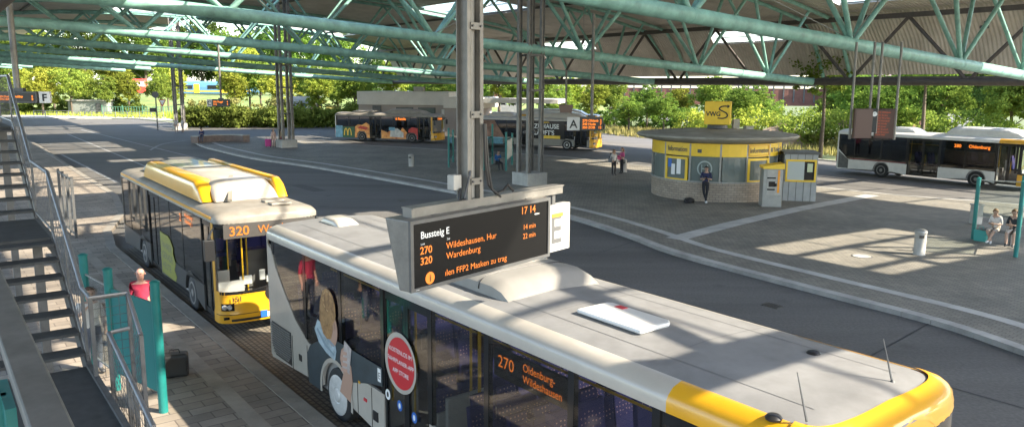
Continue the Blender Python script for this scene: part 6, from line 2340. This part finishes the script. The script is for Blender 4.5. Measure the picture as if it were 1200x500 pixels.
leafthing('shrub_row', 'dry yellow grassy shrubs left of the white bus', 'shrubs', 920, 176, 1010, 182, 1.9, 3, 'leaf_dry', 5000, .28, 'hedges along the far road', yoff=3, seed=9)
leafthing('shrub_row', 'thick green bushes right behind the white bus', 'shrubs', 985, 186, 1260, 196, 4.2, 4, 'leaf_green', 14000, .30, 'hedges along the far road', yoff=9, seed=10)
# tall grass on the verge
def grass(name, pts, n, hh, m, seed):
    r = random.Random(seed)
    vs, fs, tone = [], [], []
    P = [Vector((p.x, p.y)) for p in pts]
    for _ in range(n):
        a, b = r.random(), r.random()
        q = (P[0].lerp(P[1], a)).lerp(P[3].lerp(P[2], a), b)
        h_ = hh * r.uniform(.4, 1.2)
        an = r.uniform(0, 3.14)
        w_ = .10
        dx, dy = math.cos(an) * w_, math.sin(an) * w_
        lx, ly = r.uniform(-.2, .2), r.uniform(-.2, .2)
        i = len(vs)
        vs += [(q.x - dx, q.y - dy, 0), (q.x + dx, q.y + dy, 0), (q.x + lx, q.y + ly, h_)]
        fs.append((i, i + 1, i + 2))
        tone += [r.random()] * 3
    me = bpy.data.meshes.new(name)
    me.from_pydata(vs, [], fs)
    at_ = me.attributes.new('tone', 'FLOAT', 'POINT')
    at_.data.foreach_set('value', tone)
    me.materials.append(MATS[m])
    o = bpy.data.objects.new(name, me)
    col.objects.link(o)
    tag(o, 'tall dry grass on the verge beyond the far lanes', 'grass', kind='stuff')


grass('verge_grass', [at(650, 152), at(1010, 186), at(1010, 170), at(650, 146)], 9000, .7, 'leaf_dry', 4)
grass('verge_grass', [at(-40, 133.5), at(215, 140), at(215, 133), at(-40, 129)], 5000, .7, 'leaf_yellowgreen', 5)
bpy.data.objects['verge_grass.001']['label'] = 'yellow green meadow grass behind the white verge fence'
# gravel mound
mp2 = at(950, 181)
o = thing('gravel_mound', 'heap of brown rubble among the weeds left of the white bus', 'mound', (mp2.x, mp2.y + 8, 0), 0)
mb = MB()
rows = []
r_ = random.Random(5)
for i in range(9):
    q = i / 8
    rows.append([((4.2 * (1 - q) + .1) * math.cos(2 * math.pi * k / 26) * r_.uniform(.9, 1.1), (2.6 * (1 - q) + .1) * math.sin(2 * math.pi * k / 26) * r_.uniform(.9, 1.1), 2.4 * q ** .8 * r_.uniform(.93, 1.07)) for k in range(26)])
mb.strip(rows, closed=True)
mb.build('rubble', mat('rubble', (.30, .22, .15), .95, 0, .5, 1.5, 1.0, 6), o)

# ------------------------------------------------------------------ background buildings and vehicles
# low white service building
q0, q1 = aty(421, 155, 97), aty(606, 160, 93)
bl = thing('service_building', 'low white flat roofed building behind the far bus lane', 'building', (q0.x, q0.y, 0), math.atan2(q1.y - q0.y, q1.x - q0.x))
Lb = (Vector((q1.x, q1.y)) - Vector((q0.x, q0.y))).length
M_WALLW = mat('render_white', (.62, .59, .54), .85, 0, .12, .6)
M_WALLT = mat('render_taupe', (.36, .31, .28), .85, 0, .12, .6)
MB().box((Lb * .29, 4, 1.75), (Lb * .58, 8, 3.5)).build('wall', M_WALLT, bl)
MB().box((Lb * .29, 3.9, 4.3), (Lb * .585, 8.4, 1.6)).build('roof_parapet', M_WALLW, bl)
MB().box((Lb * .66, 3.4, 1.6), (Lb * .2, 8, 3.2)).build('wall', M_WALLT, bl)
MB().box((Lb * .68, 3.3, 3.85), (Lb * .24, 8.6, 1.3)).build('roof_parapet', M_WALLW, bl)
cv = MB()
cv.box((Lb * 1.0, 2.5, 4.1), (Lb * .5, 7, .5))
cv.build('canopy_slab', M_WALLW, bl)
MB().box((Lb * .55, -.4, 1.5), (.35, .35, 3.0)).build('pillar', M_WALLW, bl)
for x in (Lb * .30, Lb * .44, Lb * .66):
    wf = MB().box((x, -.03, 2.6), (2.2, .1, 1.2)).build('window', M_STEELD, bl)
    MB().box((x, -.09, 2.6), (2.0, .03, 1.0)).build('pane', G_KIOSK, wf)
MB().box((Lb * .12, -.05, 2.3), (1.1, .12, 2.2)).build('door', M_STEELD, bl)
MB().box((Lb * .37, 1.5, 5.4), (1.2, 1, .6)).build('roof_vent', M_CONC, bl)
# small hut + fence far left
hp_ = aty(107, 130, 150)
o = thing('garden_hut', 'small flat roofed hut among bushes at far left', 'hut', (hp_.x, 150, 0), .1)
MB().box((0, 0, 1.3), (7, 3, 2.6)).build('wall', mat('hut_wall', (.22, .24, .22), .8), o)
MB().box((0, 0, 2.7), (7.6, 3.6, .2)).build('roof', M_CONC, o)
MB().box((2.0, -1.52, 1.2), (1.0, .06, 2.0)).build('door', M_STEELD, o)
f0, f1 = at(40, 137.3), at(192, 139.5)
fe = thing('verge_fence', 'long pale railing along the far footpath', 'fence', (f0.x, f0.y, 0), math.atan2((f1 - f0).y, (f1 - f0).x))
Lf = (f1 - f0).length
n = int(Lf / 2.2)
for i in range(n + 1):
    MB().box((Lf * i / n, 0, .6), (.09, .09, 1.2)).build('fence_post', M_LIGHTST, fe)
mb = MB()
for z in (.35, .75, 1.15):
    mb.box((Lf / 2, 0, z), (Lf, .06, .08))
mb.build('fence_rail', M_LIGHTST, fe)
f0, f1 = aty(120, 134, 146), aty(215, 134, 146)
fe = thing('green_fence', 'green mesh fence behind the far footpath', 'fence', (f0.x, 146, 0), 0)
Lf = f1.x - f0.x
mb = MB()
for i in range(int(Lf / .5)):
    mb.box((i * .5, 0, .8), (.08, .05, 1.6))
mb.box((Lf / 2, 0, 1.6), (Lf, .06, .08))
mb.build('fence_panel', mat('fence_green', (.08, .22, .14), .6), fe)
for i in range(5):
    MB().box((Lf * i / 4, .02, .95), (.12, .12, 1.9)).build('fence_post', mat('fence_green', (.08, .22, .14)), fe)
# red van
pv = aty(164, 112, 190)
o = thing('red_van', 'red delivery van with pale windows parked far beyond the trees', 'van', (pv.x, 190, 3.2), -1.2)
mb = MB()
mb.xzpanel([(-4, .5), (4, .5), (4, 1.8), (3.2, 3.4), (2.5, 3.8), (-4, 3.8)], -1.6, 3.2)
mb.build('body', mat('van_red', (.55, .06, .04), .4, 0, .1, 1), o, bevel=.15)
MB().box((3.7, 0, 2.5), (.5, 2.6, 1.2), ry=-.45).build('windscreen', mat('van_glass', (.55, .45, .42), .2), o)
MB().box((0, -1.62, 2.6), (5, .06, 1.1)).build('side_window', mat('van_glass', (.55, .45, .42)), o)
for x in (-2.5, 2.5):
    for y in (-1.5, 1.5):
        MB().lathe([(.5, -.2), (.5, .2)], 18, (x, y, .5), axis='y').build('wheel', M_RUBBER, o)
# train embankment + blue and yellow train
pt = aty(238, 110, 230)
sheet('embankment', [(-220, 200), (40, 200), (40, 330), (-220, 330)], 2.6, 'grass_lawn')
mb = MB()
mb.add([(-220, 186, -.02), (40, 186, -.02), (40, 200, 2.6), (-220, 200, 2.6)], [(0, 1, 2, 3)])
tag(mb.build('embankment_slope', 'grass_lawn'), kind='structure')
o = thing('regional_train', 'blue and yellow regional train on the embankment left of the hedge', 'train', (pt.x, 232, 2.6), 0)
tb_ = MB()
prf = [(-1.5, .6), (-1.55, 2.4), (-1.3, 3.6), (-.8, 4.1), (.8, 4.1), (1.3, 3.6), (1.55, 2.4), (1.5, .6)]
tb_.add([(-14, a, b) for a, b in prf] + [(16, a, b) for a, b in prf], [tuple(range(8)), tuple(range(8, 16))[::-1]] + [(i, i + 8, (i + 1) % 8 + 8, (i + 1) % 8) for i in range(8)])
tb_.build('car_body', mat('train_blue', (.10, .24, .38), .4, 0, .1, .5), o)
for x in (-11, -5, 3, 9):
    MB().box((x, -1.56, 2.4), (3.6, .06, 1.1)).build('window', M_BLKGLOSS, o)
for x in (-2.0, 6.2):
    MB().box((x, -1.57, 2.0), (1.6, .06, 2.6)).build('door', M_KYEL, o)
MB().box((0, -1.58, 1.25), (28, .05, .35)).build('stripe', M_KYEL, o)
for x in (-10, -7, 8, 11):
    MB().box((x, 0, .4), (1.4, 2.2, .8)).build('bogie', M_BLACK, o)
# white blue wall panel right of the second column
pw = aty(357, 122, 128)
o = thing('graffiti_wall', 'white wall painted with blue and pink graffiti right of the second column', 'wall', (pw.x, 128, 0), 0)
MB().box((0, 0, 2.0), (5.6, .3, 4.0)).build('wall', mat('graffiti_white', (.55, .55, .56), .7), o)
for k in range(9):
    x = -2.3 + k * .58
    MB().xzpanel(ell(x, 1.8 + .5 * math.sin(k * 2.1), .26, .55, 14), -.16, -.02).build('graffiti_patch', MATS['train_blue'] if k % 3 else mat('graffiti_pink', (.5, .2, .35), .7), o)
# freight wagons behind the right hand trees
M_RUST = mat('wagon_rust', (.17, .07, .05), .8, 0, .4, .8)
pr = aty(830, 105, 140)
bk_ = MB()
ps = [(at(480, 140).x, 128), (120, 112), (120, 124), (at(480, 140).x, 150)]
for i, (u, lab) in enumerate(((560, 'rust brown open freight wagon behind the trees left of the clustered column'), (690, 'rust brown freight wagon behind the trees above the letter A sign'), (830, 'rust brown freight wagon behind the trees above the yellow cube'), (940, 'brown freight wagon with posts right of the yellow cube'), (1075, 'brown freight wagon behind the trees over the white bus'))):
    y = 150 - i * 7
    p = aty(u, 110, y)
    o = thing('freight_wagon', lab, 'wagon', (p.x, y, 0), -.12, 'freight wagons on the siding')
    Lw = 20
    MB().box((0, 0, 3.2), (Lw, 2.6, .6)).build('wagon_frame', M_RUST, o)
    w_ = MB()
    for k in range(13):
        w_.box((-Lw / 2 + .3 + k * (Lw - .6) / 12, -1.25, 4.9), (.22, .16, 2.9))
    w_.build('stanchions', M_STEELD, o)
    MB().box((0, 0, 4.6), (Lw - .4, 2.4, 2.2)).build('wagon_body', M_RUST, o)
    MB().box((0, 0, 6.2), (Lw, 2.7, .25)).build('wagon_rail', M_BROWN, o)
    for x in (-7, -5, 5, 7):
        MB().lathe([(.46, -.9), (.46, .9)], 16, (x, 0, 2.4), axis='y').build('wheelset', M_BLACK, o)
    for x in (-6, 6):
        MB().box((x, 0, 1.15), (4.0, 3.2, 2.3)).build('track_bed', M_CONC, o)
# red brick house over the trees at the right
ph_ = aty(1068, 100, 118)
o = thing('brick_house', 'dark red brick house half hidden by trees above the white bus', 'house', (ph_.x, 125, 0), .15)
MB().box((0, 0, 3.8), (16, 9, 7.6)).build('wall', mat('house_brick', (.20, .09, .075), .85, 0, .3, 2), o)
rf = MB()
rf.add([(-8.4, -5, 7.6), (8.4, -5, 7.6), (8.4, 5, 7.6), (-8.4, 5, 7.6), (-8.4, 0, 11), (8.4, 0, 11)], [(0, 1, 5, 4), (2, 3, 4, 5), (0, 4, 3), (1, 2, 5)])
rf.build('roof', mat('house_roof', (.16, .12, .12), .8), o)
for x in (-5, -1.6, 1.8, 5):
    wf = MB().box((x, -4.53, 5.6), (1.3, .1, 1.6)).build('window', M_WTXT, o)
    MB().box((x, -4.6, 5.6), (1.05, .03, 1.35)).build('pane', G_KIOSK, wf)
